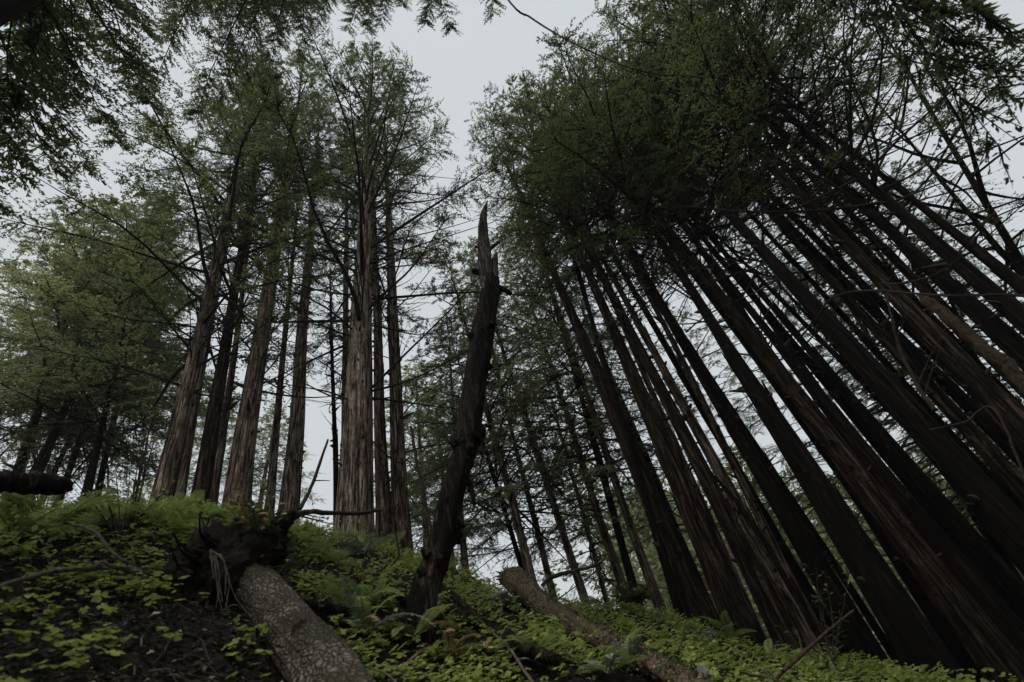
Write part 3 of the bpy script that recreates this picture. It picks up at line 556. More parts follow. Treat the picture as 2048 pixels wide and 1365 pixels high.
# ------------------------------------------------------------------ the leaning snag
def on_plane(px, py, p0):                    # photo pixel -> upright plane through p0 facing the camera
    n = np.array([p0[0], p0[1], 0]); n /= np.linalg.norm(n); d = ray(px, py); return d * (p0 @ n) / (d @ n)
SB = G(845, 1272)
def snag():
    rows = [(840, 1300, 60), (846, 1275, 56), (845, 1248, 55), (849, 1198, 60), (868, 1139, 55), (880, 1100, 53), (890, 1058, 52), (915, 951, 48), (932, 880, 46), (951, 758, 47), (968, 655, 46), (976, 600, 43), (981, 560, 36)]
    rng = np.random.default_rng(5); o = thing('dead_snag', 'leaning dead snag with a splintered grey top, standing in the middle of the slope', 'dead tree', tuple(SB))
    pts = np.array([on_plane(a, b, SB) for a, b, _ in rows]); rad = np.array([w_ * .46 * depth(p) / F for p, (_, _, w_) in zip(pts, rows)])
    def wob(s, th): return 1 + .12 * np.sin(3 * th + 5 * s) + .09 * np.sin(5 * th - 9 * s) + .07 * np.sin(23 * s + th) + .05 * np.sin(9 * th + 6 * s) + .04 * np.sin(17 * s * 3 + 2 * th) + .03 * np.sin(14 * th)
    g = Geo(); pp = spline(pts, 70) - SB; g.tube(pp, np.interp(np.linspace(0, 1, 70), np.linspace(0, 1, len(rad)), rad), 26, 0, wob=wob)
    for k in range(26):
        i = rng.integers(3, 66); a = nrm(np.cross(pp[i + 1] - pp[i], rng.normal(0, 1, 3))); r = np.interp(i / 70, np.linspace(0, 1, len(rad)), rad)
        q = pp[i] + a * r * .9; k2 = rng.uniform(.012, .03); g.tube([q, q + a * k2 * 1.2 + [0, 0, .02], q + a * k2 * 2], [k2 * 1.6, k2 * 1.2, k2 * .4], 6, 0)
    obj('trunk', (g, M['bark_moss'], True), o)
    def prong(rows, name, mat, sides=14):
        pts = np.array([on_plane(a, b, SB) for a, b, _ in rows]); rad = np.array([w_ / 2 * depth(p) / F for p, (_, _, w_) in zip(pts, rows)])
        g = Geo(); n = 26; g.tube(spline(pts, n) - SB, np.interp(np.linspace(0, 1, n), np.linspace(0, 1, len(rad)), rad), sides, 0, wob=lambda s, th: 1 + .12 * np.sin(3 * th + 7 * s) + .08 * np.sin(7 * th - 5 * s) + .05 * np.sin(40 * s))
        return obj(name, (g, M[mat], True), o)
    prong([(978, 585, 30), (972, 540, 29), (969, 500, 27), (966, 455, 19), (967, 430, 14), (971, 415, 7), (975, 402, 2)], 'splintered_top', 'snag_top')
    prong([(986, 580, 20), (988, 545, 18), (989, 522, 14), (992, 512, 7), (994, 505, 2)], 'splintered_top', 'snag_top', 10)
    for rows in ([(972, 555, 13), (958, 546, 12), (946, 541, 10)], [(992, 572, 12), (1008, 580, 11), (1023, 588, 8)], [(978, 500, 8), (988, 492, 7), (998, 485, 6)], [(962, 498, 6), (953, 495, 5), (950, 494, 4)], [(950, 880, 30), (962, 862, 20), (966, 850, 6)]):
        prong(rows, 'branch_stub', 'bark_moss', 8)
    f = prong([(928, 955, 4), (938, 963, 12), (944, 985, 11), (947, 1003, 9), (948, 1014, 2)], 'bark_flap', 'bark_moss', 7)
M['snag_top'] = bark_mat('weathered_wood', (.022, .017, .013), (.10, .082, .068), (.26, .225, .20))
snag()

# ------------------------------------------------------------------ logs, branches and sticks
LOGS = []
def rod(name, label, cat, rows, mat, sides=8, n=None, wobble=.06, group=None, parent=None, sub=None):
    """rows: photo pixel, distance (or None: lies on the ground), width in pixels"""
    pts, rad = [], []
    for a, b, d, w_ in rows:
        q = G(a, b)
        if d and name == 'fallen_log': d = min(d, math.hypot(q[0], q[1]) - w_ / 2 * depth(q) / F * 1.2 - (.58 if mat == 'rotten' and a > 1050 else .12))   # a log rests on the slope
        p = P(a, b, d) if d else q; r = w_ / 2 * depth(p) / F
        if not d: p = p * (1 - (.30 if name == 'fallen_log' else .12) / np.linalg.norm(p))
        pts.append(p); rad.append(r)
    pts = np.array(pts); n = n or max(12, len(rows) * 7); base = pts[0].copy(); pp = spline(pts, n) - base
    rs = np.interp(np.linspace(0, 1, n), np.linspace(0, 1, len(rad)), rad); rng = np.random.default_rng(int(rows[0][0] * 7 + rows[0][1]))
    if len(pp) > 4: pp = pp + rng.normal(0, 1, pp.shape) * rs[:, None] * wobble * 1.5
    g = Geo(); ph = rng.uniform(0, 6, 3)
    g.tube(pp, rs, sides, 0, wob=lambda s, th: 1 + wobble * np.sin(3 * th + 9 * s + ph[0]) + wobble * .8 * np.sin(5 * th - 14 * s + ph[1]) + wobble * .7 * np.sin(25 * s + ph[2]))
    for (k, px, py, dd, w2) in (sub or []):                       # side twigs of the same stick
        q = pp[min(int(k * (n - 1)), n - 1)]; e = (P(px, py, dd) if dd else G(px, py, .02)) - base; r2 = w2 / 2 * depth(e + base) / F
        m_ = (q + e) / 2 + rng.normal(0, .04, 3) * np.linalg.norm(e - q); g.tube(spline([q, m_, e], 7), np.linspace(r2, r2 * .4, 7), 5, 0)
    if name == 'fallen_log' and mat == 'rotten':                  # jagged end, bark crumbs and moss tufts on the upper side
        for _ in range(12):
            a = nrm(rng.normal(0, 1, 3)); q = pp[0] + a * rs[3] * .7; d = nrm(pp[0] - pp[3]) + a * .25; g.tube([q - d * .04, q + d * rng.uniform(.02, .06), q + d * rng.uniform(.07, .14)], [.022, .014, .003], 5, 0)
        m = 2600; i = rng.integers(1, n - 2, m); a = rng.normal(0, 1, (m, 3)); a[:, 2] = np.abs(a[:, 2]); ax = nrm(pp[i + 1] - pp[i]); a = nrm(a - ax * (a * ax).sum(1)[:, None])
        g.leaves(pp[i] + a * (rs[i] * 1.02)[:, None] + ax * rng.uniform(0, .1, (m, 1)), nrm(ax + rng.normal(0, .8, (m, 3)) + a * .3), a, rng.uniform(.012, .04, m), rng.uniform(.006, .016, m), np.where(rng.random(m) < .4, 2, 1), rng.random(m), .2)
    if name == 'fallen_log': LOGS.append((pp + base, rs))
    me = g.mesh(name, [M[mat], M['litter'], M['shrub']], True)
    if parent: return obj(name, me, parent, tuple(base - np.array(parent.location)))
    return tag(obj(name, me, loc=tuple(base)), label, cat, group)

# foreground uprooted log
fl = thing('fallen_log', 'uprooted foreground log with cracked scaly bark and a black root plate at its upper end', 'log', tuple(P(560, 1260, 2.5)))
def fg_log():
    rng = np.random.default_rng(9); base = np.array(fl.location)
    rows = [(745, 1520, 1.55, 150), (664, 1375, 2.0, 122), (608, 1292, 2.35, 106), (556, 1225, 2.75, 90), (518, 1178, 3.1, 80), (484, 1140, 3.4, 76), (466, 1118, 3.55, 70)]
    pts = np.array([P(a, b, d) for a, b, d, _ in rows]); rad = np.array([w_ / 2 * depth(p) / F for p, (_, _, _, w_) in zip(pts, rows)])
    ax = nrm(pts[-1] - pts[1])                                   # bark runs along the log: give the mesh its own axis
    q = Vector(ax).to_track_quat('Z', 'Y'); Rm = np.array(q.to_matrix()); loc = (spline(pts, 140) - base) @ Rm
    g = Geo(); g.tube(loc, np.interp(np.linspace(0, 1, 140), np.linspace(0, 1, len(rad)), rad), 64, 0,
        wob=lambda s, th: 1 + .05 * np.sin(2 * th + 5 * s) + .04 * np.sin(5 * th - 11 * s) + .035 * np.sin(19 * s + 2 * th) * np.sin(3 * th + 8 * s) + .02 * np.sin(11 * th + 23 * s) + .015 * np.sin(17 * th - 61 * s))
    LOGS.append((spline(pts, 60), np.interp(np.linspace(0, 1, 60), np.linspace(0, 1, len(rad)), rad)))
    o = obj('trunk', (g, M['log'], True), fl); o.rotation_euler = q.to_euler()
    # small dark lump: the shade of a rotten hole in the bark, by colour
    hp = P(603, 1272, 2.25); hd = nrm(-hp); c = hp - base
    def lump(name, px, py, d, sx, sy, sz, mat, seed, amp=.3):
        rg = np.random.default_rng(seed); c = P(px, py, d) - base; nu, nv = 90, 56
        u = np.linspace(0, 2 * np.pi, nu, endpoint=False); v = np.linspace(.02, np.pi - .02, nv); U, V = np.meshgrid(u, v, indexing='ij')
        ph = rg.uniform(0, 6, 12); k = 1 + amp * (np.sin(3 * U + 2 * V + ph[0]) * .5 + np.sin(5 * U - 4 * V + ph[1]) * .35 + np.sin(9 * U + 7 * V + ph[2]) * .25 + np.sin(15 * V - 6 * U + ph[3]) * .2) + .07 * np.sin(23 * U + 11 * V + ph[4]) * np.sin(19 * V - 8 * U + ph[5]) + .05 * np.sin(41 * U - 30 * V + ph[6]) + rg.normal(0, .018, U.shape)
        pt = np.stack([k * sx * np.cos(U) * np.sin(V), k * sy * np.sin(U) * np.sin(V), k * sz * np.cos(V)], -1)
        i = np.arange(nu)[:, None]; j = np.arange(nv - 1)[None]; i2 = (i + 1) % nu; f = np.stack([i * nv + j, i2 * nv + j, i2 * nv + j + 1, i * nv + j + 1], -1).reshape(-1, 4)
        g = Geo(); g.add(pt.reshape(-1, 3), f); return obj(name, (g, M[mat], True), fl, tuple(c))
    lump('root_plate', 448, 1160, 3.35, .32, .22, .29, 'root', 3, .24)
    lump('hollow_shade', 602, 1276, 2.24, .035, .03, .05, 'root', 8, .3)
    lump('root_plate', 512, 1112, 3.3, .16, .13, .20, 'root', 4, .4)
    lump('root_plate', 402, 1128, 3.3, .085, .09, .15, 'root', 6, .35)
    rod('root', None, None, [(505, 1140, 3.25, 70), (535, 1085, 3.2, 50), (560, 1050, 3.15, 36), (582, 1032, 3.1, 24), (590, 1027, 3.1, 14)], 'root', 14, 24, .12, parent=fl)
    rod('root', None, None, [(498, 1092, 3.2, 26), (488, 1065, 3.2, 20), (480, 1048, 3.2, 10), (468, 1036, 3.2, 5)], 'root', 8, 16, .1, parent=fl)
    rod('root', None, None, [(378, 1140, 3.3, 40), (340, 1146, 3.35, 18), (300, 1140, 3.4, 9), (270, 1137, 3.5, 4)], 'root', 8, 16, .1, parent=fl)
    rr_ = np.random.default_rng(12)
    for k in range(16):                                           # broken dark roots bristling from the plate
        t = rr_.uniform(-2.7, .6) if k % 4 else rr_.uniform(.6, 3.5); cx, cy = 455 + 70 * math.cos(t), 1150 + 62 * math.sin(t); l = rr_.uniform(25, 75); b_ = t + rr_.normal(0, .5)
        rod('root', None, None, [(cx, cy, 3.2, rr_.uniform(7, 13)), (cx + l * .5 * math.cos(b_), cy + l * .5 * math.sin(b_), 3.1 + rr_.uniform(-.1, .2), 5), (cx + l * math.cos(b_ + .3), cy + l * math.sin(b_ + .3), 3.1 + rr_.uniform(-.2, .2), 3)], 'root', 6, 12, .15, parent=fl)
    for k, (a0, b0, pts_) in enumerate([(424, 1102, [(446, 1122), (452, 1150), (450, 1190)]), (430, 1110, [(437, 1140), (440, 1175), (446, 1205)]), (438, 1108, [(450, 1130), (468, 1190), (500, 1235), (520, 1260)]), (428, 1104, [(432, 1150), (436, 1190), (430, 1225)]),
                                         (426, 1112, [(434, 1165), (442, 1220)]), (445, 1120, [(458, 1160), (452, 1215)]), (505, 1235, [(470, 1210), (440, 1225), (402, 1240)]), (488, 1230, [(520, 1252), (545, 1275)]), (421, 1100, [(424, 1130), (428, 1158)])]):
        rod('rootlet', None, None, [(a0, b0, 2.95, 4.5)] + [(a, b, 2.92, 3 - .4 * i) for i, (a, b) in enumerate(pts_)], 'deadwood', 5, 18, .2, parent=fl)
fg_log()
rod('fallen_log', 'mossy brown log lying down the slope with a jagged broken upper end', 'log', [(1014, 1154, 5.6, 30), (1028, 1160, 5.5, 44), (1060, 1190, 5.2, 46), (1110, 1232, 4.7, 44), (1180, 1268, 4.2, 42), (1250, 1302, 3.8, 42), (1330, 1345, 3.4, 48), (1420, 1400, 3.0, 54)], 'rotten', 24, 70, .07)
rod('fallen_log', 'dark mossy log running under the foot of the snag toward the lower right', 'log', [(880, 1222, None, 30), (930, 1246, None, 36), (972, 1262, None, 36), (1040, 1292, None, 26), (1115, 1322, None, 20)], 'bark_moss', 14, 40, .08)
rod('fallen_log', 'short dark log with an upright snapped limb, left of the snag', 'log', [(664, 1128, 4.6, 10), (676, 1148, 4.6, 14), (690, 1166, 4.6, 26), (735, 1180, 4.5, 24), (790, 1196, 4.4, 22), (830, 1208, 4.3, 20)], 'bark_moss', 12, 34, .08)
rod('fallen_log', 'thin mossy log lying level behind the cracked foreground log', 'log', [(590, 1212, None, 14), (640, 1214, None, 17), (690, 1222, None, 17), (730, 1226, None, 14)], 'bark_moss', 10, 24, .08)
rod('fallen_branch', 'straight dark branch propped from the snag down across the lower log', 'branch', [(878, 1172, 4.1, 14), (925, 1208, 3.9, 14), (958, 1238, 3.8, 15), (1010, 1266, 3.7, 12), (1100, 1300, 3.5, 7)], 'bark_moss', 8, 30, .06, sub=[(.55, 1060, 1262, 3.7, 4)])
rod('fallen_branch', 'pale crooked stick pointing down to the bottom edge, with one side twig', 'branch', [(962, 1244, 3.7, 4), (998, 1278, 3.3, 5), (1026, 1306, 3.0, 6), (1044, 1336, 2.8, 6), (1072, 1375, 2.5, 6)], 'deadwood', 6, 24, .1, sub=[(.5, 1042, 1284, 3.05, 3)])
rod('broken_log', 'thick rotten log stub jutting in from the left edge with a ragged end', 'log', [(-120, 962, 3.0, 34), (-20, 964, 3.3, 36), (60, 968, 3.5, 40), (110, 972, 3.6, 36), (128, 974, 3.65, 26), (142, 978, 3.7, 8)], 'bark_moss', 16, 40, .09)
rod('fallen_branch', 'bare wavy branch pointing right from the root plate toward the central trunk', 'branch', [(582, 1038, 3.1, 14), (600, 1028, 3.15, 12), (625, 1024, 3.2, 10), (665, 1026, 3.3, 9), (715, 1027, 3.4, 8), (750, 1022, 3.5, 7), (766, 1021, 3.5, 3)], 'wood', 8, 34, .08, sub=[(.15, 668, 1050, 3.3, 4), (.2, 655, 1038, 3.3, 3)])
rod('fallen_branch', 'long crooked grey branch lying across the dark left bank', 'branch', [(-20, 1178, 2.9, 8), (30, 1164, 2.95, 10), (70, 1152, 3.0, 10), (107, 1143, 3.05, 9), (140, 1140, 3.1, 9), (185, 1136, 3.2, 9), (203, 1125, 3.25, 8), (212, 1122, 3.27, 4)], 'deadwood', 8, 36, .1, sub=[(.8, 160, 1122, 3.2, 4)])
rod('fallen_branch', 'tapering grey root branch ending in a point beside the black root plate', 'branch', [(208, 1126, 3.2, 7), (228, 1134, 3.2, 8), (255, 1138, 3.2, 9), (275, 1144, 3.2, 14), (298, 1148, 3.25, 8)], 'deadwood', 7, 24, .1)
rod('fallen_branch', 'curved dead branch slanting down above the crooked grey one', 'branch', [(146, 1050, 3.5, 5), (170, 1055, 3.4, 6), (195, 1068, 3.3, 7), (212, 1092, 3.25, 6), (235, 1113, 3.2, 7), (258, 1130, 3.2, 7)], 'deadwood', 7, 28, .1, sub=[(.4, 160, 1075, 3.3, 3)])
rod('dead_pole', 'thin leafless dead pole standing left of the snag', 'dead tree', [(866, 1085, 5.0, 5), (860, 1050, 5.0, 6), (846, 985, 5.0, 7), (835, 930, 5.0, 6), (827, 885, 5.0, 7), (822, 853, 5.0, 5)], 'wood', 7, 28, .1, sub=[(.85, 821, 893, 5.0, 4)])
rod('dead_pole', 'thin crooked black stem rising from the ferns in front of the central trunk', 'dead tree', [(778, 1186, 4.2, 3), (780, 1145, 4.3, 4), (786, 1130, 4.3, 5), (797, 1112, 4.3, 4), (795, 1090, 4.3, 4), (792, 1070, 4.3, 4), (780, 1050, 4.3, 3)], 'wood', 6, 28, .1)
rod('dead_pole', 'slanting bare pole in the bright gap right of the knotty pale trunk', 'dead tree', [(600, 1018, 6.5, 9), (622, 975, 6.6, 7), (640, 925, 6.7, 6), (656, 880, 6.8, 4)], 'wood', 7, 20, .05, sub=[(.45, 660, 962, 6.7, 3)])
rod('dead_pole', 'dark forked pole leaning left across the slim reddish trunk', 'dead tree', [(1645, 1290, 7.0, 12), (1590, 1190, 7.1, 12), (1530, 1085, 7.2, 11), (1470, 1000, 7.3, 9), (1420, 945, 7.4, 6)], 'bark_dark', 8, 24, .05)
rod('leaning_trunk', 'pale snapped trunk with peg stubs crossing the right edge', 'dead tree', [(2160, 880, 4.6, 26), (2060, 780, 4.9, 24), (2010, 728, 5.0, 25), (1960, 690, 5.1, 24), (1900, 640, 5.2, 22), (1862, 607, 5.3, 20), (1842, 590, 5.35, 10)], 'rot_dark', 12, 44, .10, sub=[(.62, 1922, 620, 5.1, 6), (.8, 1862, 630, 5.2, 5), (.3, 2010, 700, 5.0, 5)])
rod('fallen_branch', 'arched dark branch resting above the broken end of the mossy log', 'branch', [(1084, 1172, 5.3, 8), (1096, 1160, 5.3, 8), (1115, 1150, 5.3, 8), (1154, 1141, 5.3, 7), (1190, 1132, 5.3, 6), (1210, 1118, 5.3, 4)], 'wood', 7, 24, .08, sub=[(.1, 1113, 1188, 5.2, 4)])
rod('fallen_branch', 'long leaning bare stick at the lower right, rising toward the black trunks', 'branch', [(1548, 1362, 3.3, 7), (1575, 1335, 3.4, 8), (1607, 1306, 3.5, 8), (1650, 1268, 3.7, 6), (1707, 1221, 3.9, 4)], 'rot_dark', 7, 28, .08, sub=[(.2, 1560, 1340, 3.3, 4), (.5, 1592, 1258, 3.6, 4)])
rod('fallen_branch', 'forked reddish twig lying in the sorrel at the bottom right', 'branch', [(1470, 1340, 3.1, 5), (1500, 1350, 3.1, 6), (1530, 1355, 3.1, 6), (1560, 1364, 3.05, 7), (1590, 1378, 3.0, 7)], 'rot_dark', 6, 24, .1, sub=[(.7, 1512, 1326, 3.2, 4), (.5, 1500, 1365, 3.0, 3)])
rod('fallen_branch', 'thin curved twig beside the lower end of the mossy log', 'branch', [(1350, 1338, 3.1, 3), (1380, 1344, 3.1, 4), (1405, 1354, 3.05, 3), (1430, 1370, 3.0, 3)], 'deadwood', 5, 16, .1)
for k, (lab, rows) in enumerate([
    ('bundle-like straight dead twig lying over the middle of the mossy log, upper one', [(1118, 1212, 4.5, 3), (1160, 1225, 4.4, 4), (1200, 1258, 4.2, 4), (1232, 1282, 4.0, 3)]),
    ('straight dead twig just below the upper one over the mossy log', [(1110, 1224, 4.5, 3), (1150, 1238, 4.4, 4), (1192, 1256, 4.2, 4)]),
    ('thin arching dead twig below the foreground root plate on the slope', [(535, 1143, 3.3, 4), (580, 1150, 3.4, 4), (625, 1168, 3.5, 4), (660, 1205, 3.5, 3)]),
    ('thin twig slanting down the slope behind the cracked log', [(565, 1182, 3.2, 3), (585, 1195, 3.2, 4), (605, 1220, 3.1, 4)]),
    ('long thin twig on the dark bank below the sorrel clumps', [(200, 1265, 2.6, 2.5), (225, 1290, 2.5, 3), (260, 1294, 2.5, 3), (300, 1296, 2.5, 3)]),
    ('thin twig at the bottom edge beside the cracked log', [(700, 1328, 2.5, 4), (740, 1335, 2.5, 4), (775, 1350, 2.4, 4), (800, 1375, 2.3, 4)])]):
    rod('twig', lab, 'twig', rows, 'deadwood', 5, 18, .12)
# loose bare boughs hanging in front of the right stand
for lab, rows, sub in [
    ('thin bare arching bough in front of the black diagonals at the right', [(2060, 592, 4.2, 6), (1980, 590, 4.3, 5), (1900, 592, 4.4, 5), (1820, 587, 4.5, 5), (1720, 582, 4.6, 5), (1660, 600, 4.7, 5), (1632, 640, 4.8, 4)], [(.3, 1950, 560, 4.3, 3)]),
    ('bare bough sagging across the middle of the right stand', [(1930, 508, 4.4, 3), (1880, 545, 4.5, 4), (1840, 560, 4.6, 4), (1790, 569, 4.7, 5), (1762, 565, 4.8, 3)], []),
    ('dead forked bough standing among the right-hand trunks, many side twigs', [(1872, 820, 4.8, 9), (1840, 780, 4.9, 8), (1800, 700, 5.0, 7), (1785, 640, 5.0, 5), (1770, 580, 5.1, 4)], [(.3, 1900, 640, 5.0, 4), (.2, 1880, 700, 4.9, 4), (.5, 1740, 660, 5.0, 3), (.6, 1830, 600, 5, 3)]),
    ('level dead bough crossing the lower right trunks', [(2070, 1010, 4.6, 5), (1990, 820, 4.8, 5), (1930, 845, 4.9, 5), (1860, 860, 5.0, 4)], [])]:
    rod('dead_bough', lab, 'branch', rows, 'wood', 6, 30, .1, sub=sub)

# ------------------------------------------------------------------ ferns
def frond_mesh(name, seed, L, np_, mat, arch, pl, curl=0.0, fine=False):
    rng = np.random.default_rng(seed); g = Geo(); u = np.linspace(0, 1, 14)
    x = L * u * (1 - .12 * arch * u); z = L * (.55 * u * (1 - .2 * arch) - arch * .62 * u ** 2.2); y = L * .05 * np.sin(3 * u + seed)
    path = np.stack([x, y, z], -1); g.tube(path, np.linspace(.006, .0015, 14) * L * 1.6, 4, 0, .25)
    s = np.linspace(.12, .99, np_); pt = np.stack([np.interp(s, u, path[:, k]) for k in range(3)], -1); tg = nrm(np.stack([np.gradient(np.interp(s, u, path[:, k])) for k in range(3)], -1))
    side = nrm(np.cross(tg, [0, 0, 1.])); up = np.cross(side, tg)
    env = np.sin(np.pi * np.clip(s * .82 + .16, 0, 1)) ** .8
    for sg in (-1, 1):
        d = nrm(side * sg + tg * .35 + up * (.25 - .5 * curl) + rng.normal(0, .07, (np_, 3)) - np.array([0, 0, .15])); l = L * pl * env * rng.uniform(.85, 1.1, np_)
        if not fine: g.leaves(pt, d, up + rng.normal(0, .12, (np_, 3)), l, L * .030, 0, np.clip(.35 + .4 * s + rng.normal(0, .12, np_), 0, 1), .15)
        else:
            for q in range(np_):                                  # lacy: every pinna carries its own row of lobes
                m = 7; v = (np.arange(m) + .6) / m; c = pt[q] + d[q] * l[q] * v[:, None]; sd = nrm(np.cross(d[q], up[q]))
                for s2 in (-1, 1): g.leaves(c, np.broadcast_to(nrm(sd * s2 + d[q] * .5), (m, 3)), np.broadcast_to(up[q], (m, 3)), l[q] * .26 * (1.15 - .8 * v), l[q] * .11, 0, np.clip(.4 + .3 * s[q] + rng.normal(0, .12, m), 0, 1), .1)
    return g.mesh(name, [M[mat]])
FR = {k: [frond_mesh('frond', s + i, 1.0, n, m, a + .15 * i, pl, c, fn) for i in range(3)] for k, s, n, m, a, pl, c, fn in [
    ('sword', 1, 34, 'fern', .75, .17, 0, False), ('grey', 5, 34, 'fern_grey', .8, .17, 0, False), ('brown', 9, 30, 'fern_brown', 1.25, .14, .9, False), ('lady', 13, 20, 'fern', .6, .24, 0, True)]}
def fern(label, px, py, L, kinds, n=9, r=None, group=None, spread=1.0, name='fern', lean=0.0):
    rng = np.random.default_rng(int(px * 13 + py)); p = P(px, py, r) if r else G(px, py, .05); L = L * .98
    if r: p[2] = ground(p[0], p[1])
    o = thing(name, label, 'fern', tuple(p), group)
    for i in range(n):
        k = kinds[i % len(kinds)]; q = L * rng.uniform(.65, 1.1)
        obj('frond', FR[k][int(rng.integers(3))], o, (0, 0, 0), (rng.normal(0, .12), rng.uniform(-.95, .02) * spread - lean, i * 6.283 / n + rng.normal(0, .25)), (q, q, q))
    return o
fern('big bright sword fern at the left edge of the bank top', 62, 1092, .62, ['sword'], 11)
fern('smaller sword fern half cut by the left edge', 8, 1095, .5, ['sword'], 9)
fern('upright green fern with tall fronds in front of the thick central trunk', 690, 1080, .48, ['sword', 'lady'], 9)
fern('olive brown-tipped fern in front of the knotty right trunk of the central group', 762, 1090, .50, ['lady', 'lady', 'sword'], 12)
fern('silvery grey fern lying on the slope below the central trunk', 730, 1118, .40, ['grey'], 7)
fern('dark sword fern beside the upright limb of the short log, left of the snag', 745, 1226, .32, ['sword'], 10)
fern('grey-green fern with a browned frond left of the snag foot', 735, 1290, .42, ['grey', 'sword', 'brown'], 9)
fern('green fern at the snag foot with curled rusty fronds', 835, 1300, .38, ['sword', 'brown', 'sword'], 10)
fern('small pale fern tuft below the cracked log on the green slope', 680, 1250, .30, ['lady', 'sword'], 8)
fern('fern drooping over the upper part of the mossy log', 1098, 1212, .34, ['sword'], 8)
fern('silver fern frond tuft just left of the mossy log', 1040, 1222, .30, ['grey', 'sword'], 6)
fern('silvery fern behind the mossy log near the skyline', 1146, 1202, .36, ['grey', 'sword'], 8)
fern('lone grey fern right of the mossy log, highest on the right slope', 1215, 1236, .30, ['grey'], 5)
fern('large grey-green fern below the mossy log at the bottom middle', 1225, 1372, .26, ['grey', 'sword'], 11)
fern('green fern under the lower end of the mossy log', 1275, 1356, .30, ['sword', 'grey'], 9)
fern('fern with silver curling fronds on the right slope under the black trunks', 1408, 1300, .30, ['grey', 'brown', 'grey'], 7)
fern('dark green fern at the foot of the fused right trunks', 1468, 1292, .36, ['sword'], 8)
fern('single pale drooping fern beside the dark fern at the right trunks', 1435, 1308, .28, ['grey'], 4)
fern('small grey fern among the sorrel in the lower right corner', 1555, 1330, .24, ['grey', 'sword'], 5)
fern('small fern in the shade near the lower middle edge', 1000, 1330, .30, ['sword', 'brown'], 7)
fern('withered brown fern hanging beside the lower dark log', 905, 1335, .30, ['brown'], 6)
fern('low green fern at the bottom edge between the sticks', 1085, 1352, .26, ['sword', 'grey'], 7)
rg = np.random.default_rng(31)
for k in range(30):
    px = rg.uniform(135, 470) if k < 26 else rg.uniform(560, 670); yy = 1040 + rg.uniform(0, 60); r = rg.uniform(4.4, 5.7)
    fern('soft bright green lady fern in the mass on the bank top below the left trunks' if k < 26 else 'soft bright green lady fern on the crest between the root plate and the central trunk', px, yy, rg.uniform(.22, .37), ['lady'], 8, r, 'lady ferns on the bank top' if k < 26 else 'lady ferns on the crest', .9)

# ------------------------------------------------------------------ leafy shrubs and saplings
def shrub(name, label, stems, mats, ll, lw, seed, dens=14, cat='shrub', tipmat=None, wr=.006, tp=.65):
    rng = np.random.default_rng(seed); base = np.array(stems[0][0]); o = thing(name, label, cat, tuple(base)); gl = Geo()
    for pts in stems:
        n = 14; pp = spline(np.array(pts), n) - base; g = Geo(); g.tube(pp, np.linspace(wr, wr * .3, n), 5, 0); obj('stem', (g, M['wood'], True), o)
        u = rng.random(dens) ** .6 * .8 + .2; q = np.stack([np.interp(u, np.linspace(0, 1, n), pp[:, k]) for k in range(3)], -1)
        a = rng.uniform(0, 6.28, dens); d = nrm(np.stack([np.cos(a), np.sin(a), rng.uniform(-.2, .9, dens)], -1)); nn = nrm(np.array([0, 0, 1.]) + rng.normal(0, .5, (dens, 3)))
        for j in range(dens):
            m = 1 if (tipmat and u[j] > .72 and rng.random() < tp) else 0
            gl.leaves(q[j:j + 1] + d[j] * .012, d[j:j + 1], nn[j:j + 1], ll * rng.uniform(.6, 1.2), lw * rng.uniform(.7, 1.2), m, rng.random(), .2)
    obj('foliage', (gl, [M[mats], M[tipmat or mats]]), o); return o
def stemset(px, py, r, ends): return [[P(px, py, r), P((px + a) / 2 + rg.uniform(-8, 8), (py + b) / 2, (r + d) / 2), P(a, b, d)] for a, b, d in ends]
shrub('bay_shrub', 'leafy shrub with amber and orange leaf tips growing from the root plate', stemset(515, 1095, 3.15, [(478, 1005, 3.1), (490, 990, 3.2), (540, 985, 3.1), (528, 968, 3.2), (552, 1000, 3.0), (505, 1015, 3.0), (462, 1020, 3.2), (560, 1030, 3.0), (530, 1020, 3.1), (545, 1040, 2.95), (500, 1040, 3.0)]), 'shrub', .068, .021, 5, 17, tipmat='amber', tp=.45)
shrub('bay_shrub', 'dark green long-leaved shrub drooping right of the root plate', stemset(560, 1130, 3.2, [(600, 1085, 3.2), (612, 1110, 3.2), (575, 1160, 3.1), (548, 1190, 3.0), (590, 1140, 3.1), (600, 1060, 3.3), (570, 1095, 3.1), (555, 1165, 3.0)]), 'shrub', .085, .022, 6, 12)
shrub('bay_shrub', 'dark shrub with orange leaf tips at the skyline right of the mossy log', stemset(1262, 1205, 6.0, [(1240, 1178, 6), (1252, 1172, 6), (1275, 1175, 6), (1290, 1180, 6), (1300, 1182, 6), (1265, 1185, 5.9), (1310, 1195, 6), (1232, 1195, 5.9)]), 'shrub', .085, .03, 7, 34, tipmat='amber', wr=.008, tp=.18)
shrub('bay_shrub', 'sparse yellow-leaved shrub in front of the black lower right trunks', stemset(1665, 1330, 5.2, [(1632, 1135, 5.3), (1650, 1150, 5.3), (1682, 1225, 5.2), (1640, 1180, 5.3), (1560, 1250, 5.2), (1690, 1280, 5.1), (1700, 1140, 5.3)]), 'shrub', .07, .022, 8, 11, tipmat='amber', wr=.006, tp=.3)
shrub('sapling', 'leafless tall sapling with a few brown leaves in front of the leftmost dark trunk', stemset(255, 1090, 4.3, [(300, 840, 4.6), (305, 760, 4.7), (325, 730, 4.8), (280, 900, 4.5), (268, 960, 4.4), (330, 800, 4.7)]), 'shrub', .085, .03, 9, 6, 'tree', 'amber', .009, .3)
